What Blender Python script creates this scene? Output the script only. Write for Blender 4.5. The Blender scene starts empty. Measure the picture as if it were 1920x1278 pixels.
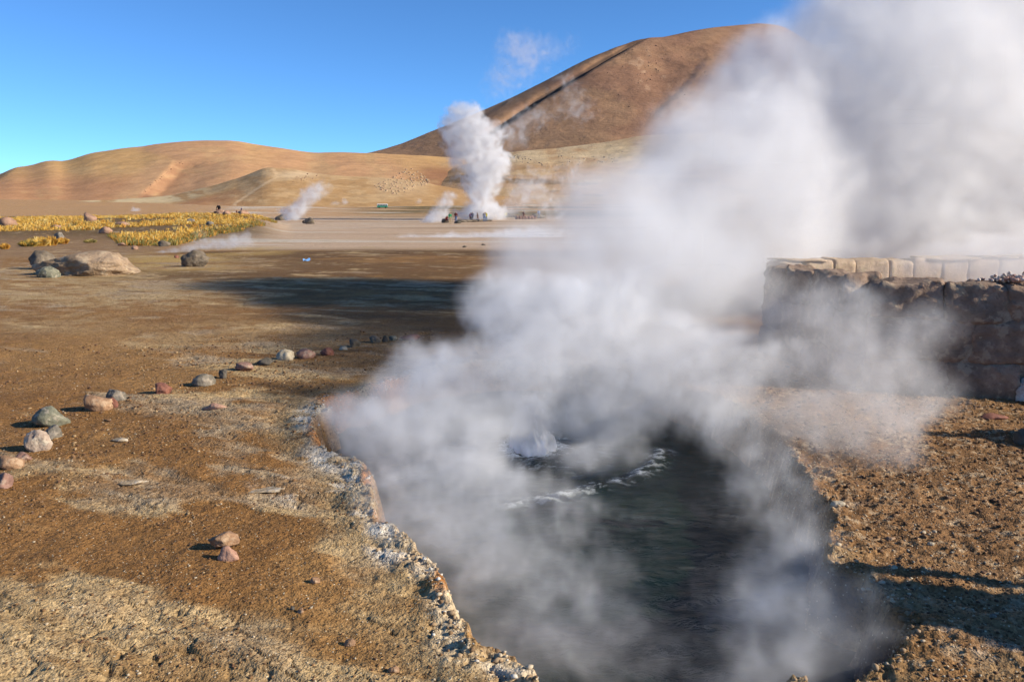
import bpy, bmesh, math, random
import numpy as np
from mathutils import Vector, noise as mnoise
S = bpy.context.scene
C = S.collection
R = math.radians

# ------------------------------------------------------------------ camera
CAM_Z = 1.6
FOC = 1493.3                       # 28 mm on 36 mm, in photograph pixels
PITCH = math.atan(239 / FOC)
cam_data = bpy.data.cameras.new('camera')
cam = bpy.data.objects.new('camera', cam_data)
C.objects.link(cam)
cam.location = (0, 0, CAM_Z)
cam.rotation_euler = (math.pi / 2 - PITCH, 0, 0)
cam_data.sensor_width = 36
cam_data.lens = 28
cam_data.clip_start = 0.05
cam_data.clip_end = 30000
S.camera = cam

# ------------------------------------------------------------------ sky and sun
SUN_EL, SUN_BACK = R(26), R(12)
sun_dir = Vector((math.cos(SUN_BACK) * math.cos(SUN_EL), -math.sin(SUN_BACK) * math.cos(SUN_EL), math.sin(SUN_EL)))
world = bpy.data.worlds.new('World')
S.world = world
world.use_nodes = True
wt = world.node_tree
bg = wt.nodes['Background']
sky = wt.nodes.new('ShaderNodeTexSky')
sky.sky_type = 'NISHITA'
sky.sun_disc = False
sky.altitude = 4300
sky.air_density = 1.0
sky.dust_density = 0.0
sky.ozone_density = 3.0
sky.sun_elevation = SUN_EL
sky.sun_rotation = math.atan2(sun_dir.x, sun_dir.y)
tone = wt.nodes.new('ShaderNodeMix'); tone.data_type = 'RGBA'; tone.blend_type = 'MULTIPLY'; tone.inputs[0].default_value = 1; tone.inputs[7].default_value = (.46, .73, .92, 1)   # thin, clear high-altitude air
wt.links.new(sky.outputs[0], tone.inputs[6]); wt.links.new(tone.outputs[2], bg.inputs[0])
bg.inputs[1].default_value = 0.14
sun_l = bpy.data.lights.new('sun', 'SUN')
sun_l.energy = 5.0
sun_l.angle = R(0.5)
sun_l.color = (1.0, 0.90, 0.74)
sun = bpy.data.objects.new('sun', sun_l)
C.objects.link(sun)
sun.rotation_euler = sun_dir.to_track_quat('Z', 'Y').to_euler()
S.view_settings.view_transform = 'Standard'
S.view_settings.look = 'None'
S.view_settings.exposure = 0.62
S.view_settings.gamma = 1.0
cy = S.cycles
cy.volume_bounces = 5
cy.volume_step_rate = 2.0
cy.volume_max_steps = 256
cy.max_bounces = 6
cy.diffuse_bounces = 2
cy.glossy_bounces = 2
cy.use_adaptive_sampling = True
cy.adaptive_threshold = 0.03

# ------------------------------------------------------------------ helpers
def ray(px, py):
    x = (px - 960) / FOC; y = -(py - 639) / FOC
    return Vector((x, math.cos(PITCH) + y * math.sin(PITCH), -math.sin(PITCH) + y * math.cos(PITCH)))
def at(px, py, Y):
    r = ray(px, py)
    return Vector((0, 0, CAM_Z)) + r * (Y / r.y)
def gp(px, py, z=0.0):
    r = ray(px, py)
    return Vector((0, 0, CAM_Z)) + r * ((z - CAM_Z) / r.z)
def pix(x, y, z):
    zz = z - CAM_Z
    dep = y * math.cos(PITCH) - zz * math.sin(PITCH)
    up = y * math.sin(PITCH) + zz * math.cos(PITCH)
    dep = np.where(dep > 0.05, dep, 0.05)
    return 960 + FOC * x / dep, 639 - FOC * up / dep

def hash2(ix, iy, seed):
    h = (ix.astype(np.int64) * 374761393 + iy.astype(np.int64) * 668265263 + seed * 974634777) & 0xffffffff
    h = ((h ^ (h >> 13)) * 1274126177) & 0xffffffff
    return ((h ^ (h >> 16)) & 0xffff) / 65535.0
def vnoise(x, y, seed=0):
    ix = np.floor(x); iy = np.floor(y); fx = x - ix; fy = y - iy
    fx = fx * fx * (3 - 2 * fx); fy = fy * fy * (3 - 2 * fy)
    a = hash2(ix, iy, seed); b = hash2(ix + 1, iy, seed); c = hash2(ix, iy + 1, seed); d = hash2(ix + 1, iy + 1, seed)
    return (a + (b - a) * fx) * (1 - fy) + (c + (d - c) * fx) * fy
def fbm(x, y, octv=4, seed=0, rough=0.5):
    s = 0; a = 1; t = 0
    for k in range(octv):
        s = s + a * vnoise(x * 2 ** k + 17.3 * k, y * 2 ** k - 9.1 * k, seed + k); t += a; a *= rough
    return s / t
def sst(a, b, x):
    t = np.clip((x - a) / (b - a), 0, 1)
    return t * t * (3 - 2 * t)
def interp(x, pts):
    return np.interp(x, [p[0] for p in pts], [p[1] for p in pts])

def tag(o, label=None, cat=None, group=None, kind=None):
    if label: o['label'] = label
    if cat: o['category'] = cat
    if group: o['group'] = group
    if kind: o['kind'] = kind
    return o
def mesh_obj(name, verts, faces, mats, parent=None, smooth=False, loc=None):
    me = bpy.data.meshes.new(name)
    me.from_pydata([tuple(v) for v in verts], [], faces)
    for m in (mats if isinstance(mats, (list, tuple)) else [mats]): me.materials.append(m)
    if smooth: me.polygons.foreach_set('use_smooth', [True] * len(me.polygons))
    o = bpy.data.objects.new(name, me); C.objects.link(o)
    if parent: o.parent = parent
    if loc is not None: o.location = loc
    return o
def grid_mesh(name, X, Y, Z, mat, col=None, wrap=False):
    """X, Y, Z: (rows, cols) arrays"""
    nr, nc = X.shape
    me = bpy.data.meshes.new(name)
    me.vertices.add(nr * nc)
    me.vertices.foreach_set('co', np.stack([X, Y, Z], -1).astype(np.float32).ravel())
    i = np.arange(nr * nc).reshape(nr, nc)
    if wrap: i = np.concatenate([i, i[:, :1]], 1)
    q = np.stack([i[:-1, :-1], i[:-1, 1:], i[1:, 1:], i[1:, :-1]], -1).reshape(-1, 4)
    me.loops.add(q.size); me.loops.foreach_set('vertex_index', q.ravel().astype(np.int32))
    me.polygons.add(len(q)); me.polygons.foreach_set('loop_start', np.arange(0, q.size, 4, dtype=np.int32))
    me.polygons.foreach_set('use_smooth', np.ones(len(q), bool))
    me.update(calc_edges=True)
    if col is not None:
        a = me.color_attributes.new('tint', 'FLOAT_COLOR', 'POINT')
        c = np.ones((nr * nc, 4), np.float32); c[:, :3] = col.reshape(-1, 3)
        a.data.foreach_set('color', c.ravel())
    me.materials.append(mat)
    o = bpy.data.objects.new(name, me); C.objects.link(o)
    return o

class NT:
    def __init__(s, mat): s.t = mat.node_tree
    def n(s, typ, **k):
        nd = s.t.nodes.new(typ)
        for a, b in k.items(): setattr(nd, a, b)
        return nd
    def put(s, sock, v):
        if isinstance(v, bpy.types.NodeSocket): s.t.links.new(v, sock)
        else: sock.default_value = v
    def m(s, op, a, b=0., c=0., clamp=False):
        nd = s.n('ShaderNodeMath', operation=op, use_clamp=clamp)
        for i, v in enumerate((a, b, c)): s.put(nd.inputs[i], v)
        return nd.outputs[0]
    def v(s, op, a, b=(0, 0, 0)):
        nd = s.n('ShaderNodeVectorMath', operation=op); s.put(nd.inputs[0], a)
        if op == 'SCALE': s.put(nd.inputs[3], b)
        else: s.put(nd.inputs[1], b)
        return nd.outputs['Value'] if op in ('LENGTH', 'DOT_PRODUCT', 'DISTANCE') else nd.outputs[0]
    def mr(s, x, a, b, c=0., d=1., t='SMOOTHSTEP'):
        nd = s.n('ShaderNodeMapRange', interpolation_type=t)
        for i, v in enumerate((x, a, b, c, d)): s.put(nd.inputs[i], v)
        return nd.outputs[0]
    def noise(s, vec, scale, detail=4, rough=.5, color=False):
        nd = s.n('ShaderNodeTexNoise', noise_dimensions='3D')
        s.put(nd.inputs['Vector'], vec); s.put(nd.inputs['Scale'], scale); s.put(nd.inputs['Detail'], detail); s.put(nd.inputs['Roughness'], rough)
        return nd.outputs['Color'] if color else nd.outputs[0]
    def mix(s, f, a, b, mode='MIX'):
        nd = s.n('ShaderNodeMix', data_type='RGBA', blend_type=mode)
        s.put(nd.inputs[0], f)
        for i, v in ((6, a), (7, b)):
            s.put(nd.inputs[i], v if isinstance(v, bpy.types.NodeSocket) or len(v) == 4 else (*v, 1))
        return nd.outputs[2]
def new_mat(name, rough=0.9, spec=0.25):
    m = bpy.data.materials.new(name); m.use_nodes = True
    b = m.node_tree.nodes['Principled BSDF']
    b.inputs['Roughness'].default_value = rough
    b.inputs['Specular IOR Level'].default_value = spec
    return m, NT(m), b

def stone_mat(name, c1, c2, scale=6.0, bump=0.5, spots=None, rough=0.9, layer=False):
    m, g, b = new_mat(name, rough)
    co = g.n('ShaderNodeTexCoord').outputs['Object']
    inf = g.n('ShaderNodeObjectInfo').outputs['Random']
    p = g.v('ADD', co, g.v('SCALE', (13.7, 5.1, 9.3), inf) if False else co)
    n1 = g.noise(co, scale, 6, .62); n2 = g.noise(co, scale * 6, 4, .6)
    c = g.mix(g.mr(n1, .35, .65), c1, c2)
    c = g.mix(g.m('MULTIPLY', g.mr(n2, .5, .75), .5), c, tuple(x * .45 for x in c1))
    if spots:
        c = g.mix(g.m('MULTIPLY', g.mr(g.noise(co, scale * 2.1, 3, .6), .54, .64), .8), c, spots)
    g.put(b.inputs['Base Color'], c)
    bp = g.n('ShaderNodeBump'); bp.inputs['Strength'].default_value = bump; bp.inputs['Distance'].default_value = .12 / scale
    g.put(bp.inputs['Height'], g.m('ADD', n1, g.m('MULTIPLY', n2, .5))); g.put(b.inputs['Normal'], bp.outputs[0])
    return m
def plain_mat(name, c, rough=.8, spec=.3, n=0.25):
    m, g, b = new_mat(name, rough, spec)
    co = g.n('ShaderNodeTexCoord').outputs['Object']
    g.put(b.inputs['Base Color'], g.mix(g.mr(g.noise(co, 9, 4), .3, .7), c, tuple(x * (1 - n) for x in c)))
    return m

# ------------------------------------------------------------------ terrain height
POOL_PX = [(1010, 1300), (985, 1266), (930, 1236), (880, 1228), (864, 1205), (862, 1170), (845, 1120), (822, 1075), (800, 1050), (765, 1022), (738, 1000), (712, 965), (692, 930),
           (686, 900), (668, 872), (640, 850), (606, 832), (583, 818), (578, 795), (588, 780), (612, 772), (597, 762), (600, 752), (640, 742), (690, 728), (735, 712), (800, 694),
           (900, 680), (1020, 678), (1140, 690), (1250, 716), (1350, 752), (1430, 800), (1490, 870), (1552, 950), (1560, 1000), (1556, 1060), (1600, 1082), (1640, 1105),
           (1668, 1150), (1712, 1190), (1700, 1235), (1640, 1272), (1560, 1300), (1500, 1284), (1470, 1300), (1300, 1330), (1150, 1330)]
POOL = np.array([[gp(a, b).x, gp(a, b).y] for a, b in POOL_PX])
WATER_Z = -0.30
def pool_sd(x, y):
    """signed distance to the pool outline, negative inside"""
    d = np.full(x.shape, 1e9); ins = np.zeros(x.shape, bool)
    n = len(POOL)
    for i in range(n):
        ax, ay = POOL[i]; bx, by = POOL[(i + 1) % n]
        ex, ey = bx - ax, by - ay
        t = np.clip(((x - ax) * ex + (y - ay) * ey) / (ex * ex + ey * ey), 0, 1)
        d = np.minimum(d, np.hypot(x - ax - t * ex, y - ay - t * ey))
        c = ((ay > y) != (by > y)) & (x < (bx - ax) * (y - ay) / (by - ay + 1e-12) + ax)
        ins ^= c
    return np.where(ins, -d, d)
PLAIN = [(0, 0), (150, 0), (300, 1.6), (650, 6.4), (1000, 13.7), (1300, 22), (2500, 40), (9000, 40)]
def crust(x, y):
    """layered, cracked crust: strength 0..1 where the pale sheets lie"""
    px, py = pix(x, y, 0 * x)
    u = x * .93 - y * .36; v = x * .36 + y * .93
    n = fbm(u * .8, v * 2.6, 5, 5, .62)
    wx = (fbm(x * .9, y * .9, 4, 6) - .5) * 420; wy = (fbm(x * .9 + 9, y * .9, 4, 7) - .5) * 240
    px = px + wx; py = py + wy
    a = np.zeros(x.shape)
    for cx, cy_, rx, ry, w in [(120, 1250, 480, 170, 1.1), (500, 1290, 420, 90, 1.0), (700, 1060, 200, 130, .95), (690, 900, 160, 90, .85), (240, 910, 190, 60, .95), (500, 770, 260, 75, .9),
                               (600, 720, 160, 40, .8), (330, 540, 420, 40, .7), (150, 520, 280, 22, .8), (700, 560, 200, 60, .55), (930, 1260, 150, 60, .9), (1850, 1240, 160, 60, .8), (1650, 960, 90, 40, .6),
                               (430, 640, 260, 35, .5), (840, 1180, 90, 110, .8)]:
        d = np.hypot((px - cx) / rx, (py - cy_) / ry)
        a = np.maximum(a, w * sst(1.5, .2, d))
    return np.clip((a * 1.1 + (n - .5) * 3.0 - .42) * 1.6, 0, 1)
def terrain(x, y, detail=True):
    r = np.hypot(x, y)
    z = interp(r, PLAIN)
    z = z + (fbm(x * .02, y * .02, 3, 3) - .5) * np.clip((r - 150) / 300, 0, 1) * 3
    # grassy mound beyond the left bank
    az = x / np.maximum(y, 1)
    m = sst(42, 100, y) * sst(150, 112, y) * sst(-.27, -.33, az)
    z = z + m * interp(az, [(-.75, .55), (-.6, 1.0), (-.4, 1.35), (-.3, 1.25)])
    z = z + m * (fbm(x * .12, y * .12, 3, 7) - .5) * .7
    if not detail: return z
    near = np.clip(1 - (r - 10) / 25, 0, 1)
    z = z + (fbm(x * .5, y * .5, 4, 11) - .5) * .09 * near * sst(1.5, 4, r)
    z = z + (fbm(x * 6, y * 6, 4, 21, .6) - .5) * .024 * np.clip(1 - (r - 6) / 12, 0, 1)
    # layered crust
    cr = crust(x, y)
    u = x * .93 - y * .36; v = x * .36 + y * .93
    s = fbm(u * 1.1, v * 4.2, 4, 31) * 9
    st = s - np.floor(s); terr = (np.floor(s) + sst(.55, 1.0, st)) / 9
    z = z + cr * (terr - .5) * .11 * np.clip(1 - (r - 7) / 14, 0, 1)
    cell = np.abs(fbm(u * 5, v * 9, 3, 41) - .5)
    z = z - cr * sst(.035, .0, cell) * .014 * near
    # rough clods on the right bank
    rb = sst(1.0, 1.9, x) * sst(1.0, 2.2, y) * near
    cl = .5 * fbm(x * 11, y * 11, 3, 51, .6) + .5 * fbm(x * 31, y * 31, 3, 52, .6)
    z = z + rb * sst(.40, .66, cl) * .015
    z = z + rb * sst(2.5, 1.6, x) * sst(3.2, 2.6, y) * .05
    # spring basin
    sd = pool_sd(x, y) + (fbm(x * 3.2, y * 3.2, 5, 61, .65) - .5) * .17
    rimn = fbm(x * 7, y * 7, 4, 71, .6)
    z = z + sst(.30, .02, np.abs(sd)) * (rimn - .30) * .075 + sst(.12, .0, np.abs(sd)) * (fbm(x * 24, y * 24, 3, 73, .6) - .5) * .05
    ledge = .12 * sst(.0, -.05, sd) + .32 * sst(-.03, -.13, sd) + .8 * sst(-.11, -.6, sd)
    z = z - ledge
    return z
def th(x, y, detail=True):
    return float(terrain(np.array([float(x)]), np.array([float(y)]), detail)[0])
def hit(px, py):
    """the ground point seen at a photograph pixel"""
    r = ray(px, py); o = Vector((0, 0, CAM_Z)); t = 1.5; prev = t
    while t < 4000:
        p = o + r * t
        if p.z < th(p.x, p.y, False): break
        prev = t; t *= 1.012
    lo, hi = prev, t
    for _ in range(25):
        mid = (lo + hi) / 2; p = o + r * mid
        if p.z < th(p.x, p.y, False): hi = mid
        else: lo = mid
    p = o + r * hi
    return Vector((p.x, p.y, th(p.x, p.y, p.length < 60)))

# ------------------------------------------------------------------ ground
OCHRE = np.array([.28, .158, .060]); RUST = np.array([.225, .115, .040]); PALE = np.array([.44, .32, .17]); GREY = np.array([.32, .25, .175])
WHITE = np.array([.68, .64, .56]); WET_SHADE = np.array([.085, .050, .022]); ORANGE = np.array([.46, .17, .035]); ROSE = np.array([.54, .41, .30])
def lerp(c, k, w): return c + (k - c) * w[..., None]
def ground_colour(x, y, z):
    px, py = pix(x, y, interp(np.hypot(x, y), PLAIN))
    r = np.hypot(x, y)
    n1 = fbm(x * .9, y * .9, 5, 101); n2 = fbm(x * 5, y * 5, 4, 111, .6)
    u = x * .93 - y * .36; v = x * .36 + y * .93
    st = fbm(u * 1.5, v * 6, 5, 121, .6)
    c = np.ones(x.shape + (3,)) * OCHRE
    c = lerp(c, RUST, sst(.35, .65, n1) * .8)
    c = c * (.75 + .5 * n2)[..., None]
    # far bands run across the view
    sb = fbm(x * .05, y * .35, 4, 131); sb2 = fbm(x * .02, y * .08, 4, 141)
    far = sst(12, 25, r)
    def zone(cx, cy_, rx, ry):
        return sst(1.2, .5, np.hypot((px - cx) / rx, (py - cy_) / ry))
    pale = np.maximum.reduce([zone(200, 540, 380, 50), zone(60, 590, 220, 45) * .6, zone(520, 640, 330, 50) * .6, zone(430, 500, 160, 22) * .7])
    c = lerp(c, PALE * .88, pale * sst(.36, .60, .5 * fbm(x * .5, y * 1.1, 4, 151, .6) + .5 * fbm(x * 4, y * 6, 3, 152, .6)) * .95 * sst(6, 10, r))
    wet_shade = np.maximum.reduce([zone(760, 480, 400, 18), zone(700, 545, 330, 80) * .85, zone(470, 515, 330, 12) * .9, zone(480, 480, 160, 12) * .8, zone(800, 610, 260, 46) * .7, zone(690, 505, 300, 30) * .85])  # wet mud band, plus the steam's shadow on the plain painted as dark soil
    c = lerp(c, WET_SHADE * 1.25, wet_shade * sst(.30, .55, .6 * fbm(x * .25, y * .6, 4, 161) + .4 * fbm(x * 2, y * 3, 3, 162)) * .85)
    plain = sst(472, 462, py) * sst(250, 480, px)
    c = lerp(c, ROSE, plain * (.6 + .4 * sb))
    c = lerp(c, WHITE * .78, plain * sst(.56, .72, sb) * .75)
    c = lerp(c, WET_SHADE * 2.6, plain * sst(.40, .30, sb2) * .5)
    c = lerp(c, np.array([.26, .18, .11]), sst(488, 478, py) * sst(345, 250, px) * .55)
    c = lerp(c, np.array([.42, .29, .10]), np.maximum(zone(330, 490, 120, 22), zone(450, 470, 120, 12) * .7) * sst(.35, .6, fbm(x * .5, y * .5, 4, 163, .6)) * .8)
    fp = sst(180, 260, r)
    c = lerp(c, np.array([.46, .28, .135]), fp * .8)
    c = lerp(c, np.array([.15, .115, .05]), fp * sst(.5, .62, fbm(x * .004, y * .02, 4, 171)) * sst(600, 760, px))
    c = lerp(c, WHITE * .85, fp * sst(.60, .68, fbm(x * .006, y * .03, 4, 181)) * sst(380, 460, px) * .8)
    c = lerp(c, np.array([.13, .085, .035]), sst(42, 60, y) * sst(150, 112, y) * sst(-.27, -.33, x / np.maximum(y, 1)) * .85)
    # crust sheets
    cr = crust(x, y)
    cc = PALE * (.62 + .75 * st)[..., None]
    cc = lerp(cc, GREY, sst(.4, .6, fbm(x * 1.1 + 5, y * 1.1, 4, 191)) * .75)
    c = lerp(c, cc, sst(.0, .7, cr) * (.35 + .6 * sst(.34, .56, st)))
    c = c * (1 - .35 * sst(.03, .0, np.abs(fbm(u * 5, v * 9, 3, 41) - .5)) * cr)[..., None]
    # rim deposits
    sd = pool_sd(x, y)
    nn = fbm(x * 4.5, y * 4.5, 5, 201, .65)
    c = lerp(c, PALE * .85, sst(.42, .08, np.abs(sd)) * sst(.30, .55, nn) * .85 * sst(1.7, .9, x))
    c = lerp(c, np.array([.55, .45, .31]), sst(.13, .02, np.abs(sd - .03)) * sst(.36, .52, nn) * .85 * sst(1.2, .6, x))
    wz = np.maximum.reduce([zone(620, 800, 60, 30), zone(650, 855, 90, 34), zone(665, 915, 60, 30) * .8, zone(685, 945, 60, 22) * .9, zone(735, 1015, 55, 42), zone(585, 790, 40, 26), zone(590, 925, 80, 22) * .6, zone(520, 908, 60, 14) * .7, zone(800, 1060, 40, 22) * .5, zone(960, 1262, 60, 20) * .5,
                            zone(1590, 950, 40, 8) * .8, zone(1780, 1215, 110, 14) * .7, zone(1880, 1240, 80, 20) * .8])
    c = lerp(c, WHITE, wz * sst(.42, .58, fbm(u * 4, v * 9, 5, 211, .65)) * .9)
    oz = np.maximum.reduce([zone(650, 748, 80, 16), zone(720, 715, 90, 14) * .8, zone(600, 815, 26, 30) * .9, zone(686, 895, 12, 28), zone(710, 970, 16, 26) * .7, zone(825, 1095, 14, 40) * .8])
    c = lerp(c, ORANGE, oz * sst(.5, -.02, sd) * .85 * sst(.18, .0, sd))
    c = lerp(c, ORANGE * np.array([.62, .8, 1.]), sst(-.0, -.06, sd) * sst(-.25, -.1, sd) * .7 * sst(.6, .0, x))
    c = lerp(c, WET_SHADE * .8, sst(-.0, -.06, sd) * sst(.3, .8, x) * .9)  # right inner wall: its shade painted in along with the wet tone
    c = lerp(c, np.array([.05, .05, .035]), sst(-.22, -.45, sd))
    # right bank: golden algae tint near the water, darker clods
    c = lerp(c, np.array([.24, .125, .032]), zone(1530, 790, 110, 90) * .8)
    rb = sst(1.0, 1.9, x) * sst(10, 7, r)
    c = lerp(c, lerp(np.ones(x.shape + (3,)) * np.array([.16, .09, .045]), np.array([.235, .135, .068]), sst(.4, .6, fbm(x * 1.6, y * 1.6, 4, 53, .6))), rb * .75)
    c = lerp(c, np.array([.42, .32, .21]), rb * sst(.58, .70, fbm(x * 14, y * 14, 4, 54, .75)) * .8)
    return np.clip(c, .01, .9)

def build_ground():
    ang = np.radians(np.concatenate([np.linspace(-180, -44, 40, endpoint=False), np.linspace(-44, 44, 620), np.linspace(44, 180, 40)[1:-1]]))
    rad = [0.6]
    while rad[-1] < 2.2: rad.append(rad[-1] * 1.02)
    while rad[-1] < 14: rad.append(rad[-1] * 1.0042)
    while rad[-1] < 60: rad.append(rad[-1] * 1.008)
    while rad[-1] < 1500: rad.append(rad[-1] * 1.014)
    while rad[-1] < 12000: rad.append(rad[-1] * 1.1)
    rad = np.array([0.01] + rad)
    A, Q = np.meshgrid(ang, rad)
    X = Q * np.sin(A); Y = Q * np.cos(A)
    Z = terrain(X, Y)
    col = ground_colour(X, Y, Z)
    m, g, b = new_mat('ground_soil', .95, .12)
    at_ = g.n('ShaderNodeAttribute', attribute_name='tint').outputs['Color']
    co = g.n('ShaderNodeTexCoord').outputs['Object']
    vor = g.n('ShaderNodeTexVoronoi', feature='F1'); g.put(vor.inputs['Vector'], co); vor.inputs['Scale'].default_value = 95; vor.inputs['Randomness'].default_value = 1
    vb = g.n('ShaderNodeTexVoronoi', feature='F1'); g.put(vb.inputs['Vector'], g.v('ADD', co, (3, 3, 3))); vb.inputs['Scale'].default_value = 34
    n1 = g.noise(co, 45, 5, .7); n2 = g.noise(co, 9, 5, .6)
    c = g.mix(g.mr(n1, .3, .7), g.mix(1., at_, (.66, .62, .57), 'MULTIPLY'), g.mix(1., at_, (1.38, 1.34, 1.26), 'MULTIPLY'))
    c = g.mix(g.m('MULTIPLY', g.mr(n2, .42, .68), .35), c, g.mix(1., at_, (.6, .52, .45), 'MULTIPLY'))
    sep = g.n('ShaderNodeSeparateColor'); g.put(sep.inputs[0], vor.outputs['Color'])
    c = g.mix(g.m('MULTIPLY', g.m('GREATER_THAN', sep.outputs[0], .955), g.mr(vor.outputs['Distance'], .38, .28)), c, (.62, .52, .36))
    c = g.mix(g.m('MULTIPLY', g.m('LESS_THAN', sep.outputs[1], .08), .7), c, (.07, .035, .015))
    g.put(b.inputs['Base Color'], c)
    h = g.m('ADD', g.m('MULTIPLY', g.mr(vor.outputs['Distance'], .7, .0), .5), g.m('MULTIPLY', g.mr(vb.outputs['Distance'], .6, .1), .5))
    h = g.m('ADD', h, g.m('MULTIPLY', n1, 1.6))
    bp = g.n('ShaderNodeBump'); bp.inputs['Strength'].default_value = .75; bp.inputs['Distance'].default_value = .008; g.put(bp.inputs['Height'], h)
    bp2 = g.n('ShaderNodeBump'); bp2.inputs['Strength'].default_value = .6; bp2.inputs['Distance'].default_value = .05; g.put(bp2.inputs['Height'], n2); g.put(bp2.inputs['Normal'], bp.outputs[0])
    g.put(b.inputs['Normal'], bp2.outputs[0])
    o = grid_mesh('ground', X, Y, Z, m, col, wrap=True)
    o['kind'] = 'structure'
build_ground()

# water of the hot spring
def build_water():
    m, g, b = new_mat('spring_water', .14, .35)
    co = g.n('ShaderNodeTexCoord').outputs['Object']
    fm = g.n('ShaderNodeAttribute', attribute_name='tint').outputs['Fac']; fm = g.m('MULTIPLY', fm, g.mr(g.noise(co, 60, 3, .7), .3, .55, .35, 1.))
    g.put(b.inputs['Base Color'], g.mix(fm, (.006, .016, .014), (.78, .82, .84))); g.put(b.inputs['Roughness'], g.mr(fm, 0, 1, .10, .8)); b.inputs['IOR'].default_value = 1.33
    p = g.v('MULTIPLY', co, (1, 1.7, 1))
    w = g.v('ADD', p, g.v('SCALE', g.noise(p, 2.5, 2, .5, color=True), .35))
    n = g.noise(w, 7, 5, .6)
    bp = g.n('ShaderNodeBump'); bp.inputs['Strength'].default_value = .8; bp.inputs['Distance'].default_value = .05; g.put(bp.inputs['Height'], n); g.put(b.inputs['Normal'], bp.outputs[0])
    lo = POOL.min(0) - .3; hi = POOL.max(0) + .3
    xs = np.linspace(lo[0], hi[0], 360); ys = np.linspace(lo[1], hi[1], 480)
    X, Y = np.meshgrid(xs, ys)
    Z = WATER_Z + (fbm(X * 4, Y * 7, 3, 301) - .5) * .035
    d = np.hypot(X - DOME.x, Y - DOME.y)
    Z = Z + .05 * np.exp(-(d / .35) ** 2) + .012 * np.sin(d * 26) * np.exp(-d / .8)
    fx = [gp(*q, WATER_Z) for q in [(960, 948), (1050, 932), (1100, 918), (1150, 905), (1195, 893), (1225, 872), (1243, 845)]]
    dl = np.full(X.shape, 9.); side = np.zeros(X.shape)
    for p0, p1 in zip(fx[:-1], fx[1:]):
        ex, ey = p1.x - p0.x, p1.y - p0.y; t = np.clip(((X - p0.x) * ex + (Y - p0.y) * ey) / (ex * ex + ey * ey), 0, 1)
        q = np.hypot(X - p0.x - t * ex, Y - p0.y - t * ey); dl = np.minimum(dl, q)
    wob = (fbm(X * 9, Y * 9, 4, 311) - .5) * .07
    foam = .32 * sst(.06, .0, dl + wob * 1.5) * sst(.40, .62, fbm(X * 11, Y * 15, 4, 315, .65)) + .4 * sst(.16, .0, dl) * sst(.50, .62, fbm(X * 16, Y * 24, 4, 312, .65)) + sst(.36, .14, d + wob * 2) * sst(.34, .54, fbm(X * 14, Y * 14, 4, 313, .65))
    foam = foam + .35 * sst(.9, .2, d) * sst(.56, .66, fbm(X * 12, Y * 20, 4, 314, .65))
    Z = Z + np.clip(foam, 0, 1) * .010 + .02 * sst(.12, .0, dl)
    o = grid_mesh('water', X, Y, Z, m, np.repeat(np.clip(foam, 0, 1)[..., None], 3, 2)); o['kind'] = 'structure'
DOME = gp(998, 846, WATER_Z)
build_water()

# ------------------------------------------------------------------ hills and mountain
def hill_mat(name, bump=.5, s=1.0):
    m, g, b = new_mat(name, .97, .05)
    a = g.n('ShaderNodeAttribute', attribute_name='tint').outputs['Color']
    co = g.n('ShaderNodeTexCoord').outputs['Object']
    n1 = g.noise(co, .02 * s, 6, .6); n2 = g.noise(co, .12 * s, 5, .65)
    n3 = g.noise(co, .45 * s, 3, .7)
    c = g.mix(g.mr(n1, .35, .65), g.mix(1., a, (.9, .88, .86), 'MULTIPLY'), g.mix(1., a, (1.08, 1.07, 1.05), 'MULTIPLY'))
    c = g.mix(g.m('MULTIPLY', g.mr(n3, .56, .64), .35), c, g.mix(1., a, (.5, .46, .42), 'MULTIPLY'))
    c = g.mix(g.m('MULTIPLY', g.mr(n2, .5, .72), .25), c, g.mix(1., a, (.6, .56, .52), 'MULTIPLY'))
    g.put(b.inputs['Base Color'], c)
    bp = g.n('ShaderNodeBump'); bp.inputs['Strength'].default_value = bump; bp.inputs['Distance'].default_value = 9 / s; g.put(bp.inputs['Height'], g.m('ADD', n1, g.m('MULTIPLY', n2, .35)))
    g.put(b.inputs['Normal'], bp.outputs[0])
    return m
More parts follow.
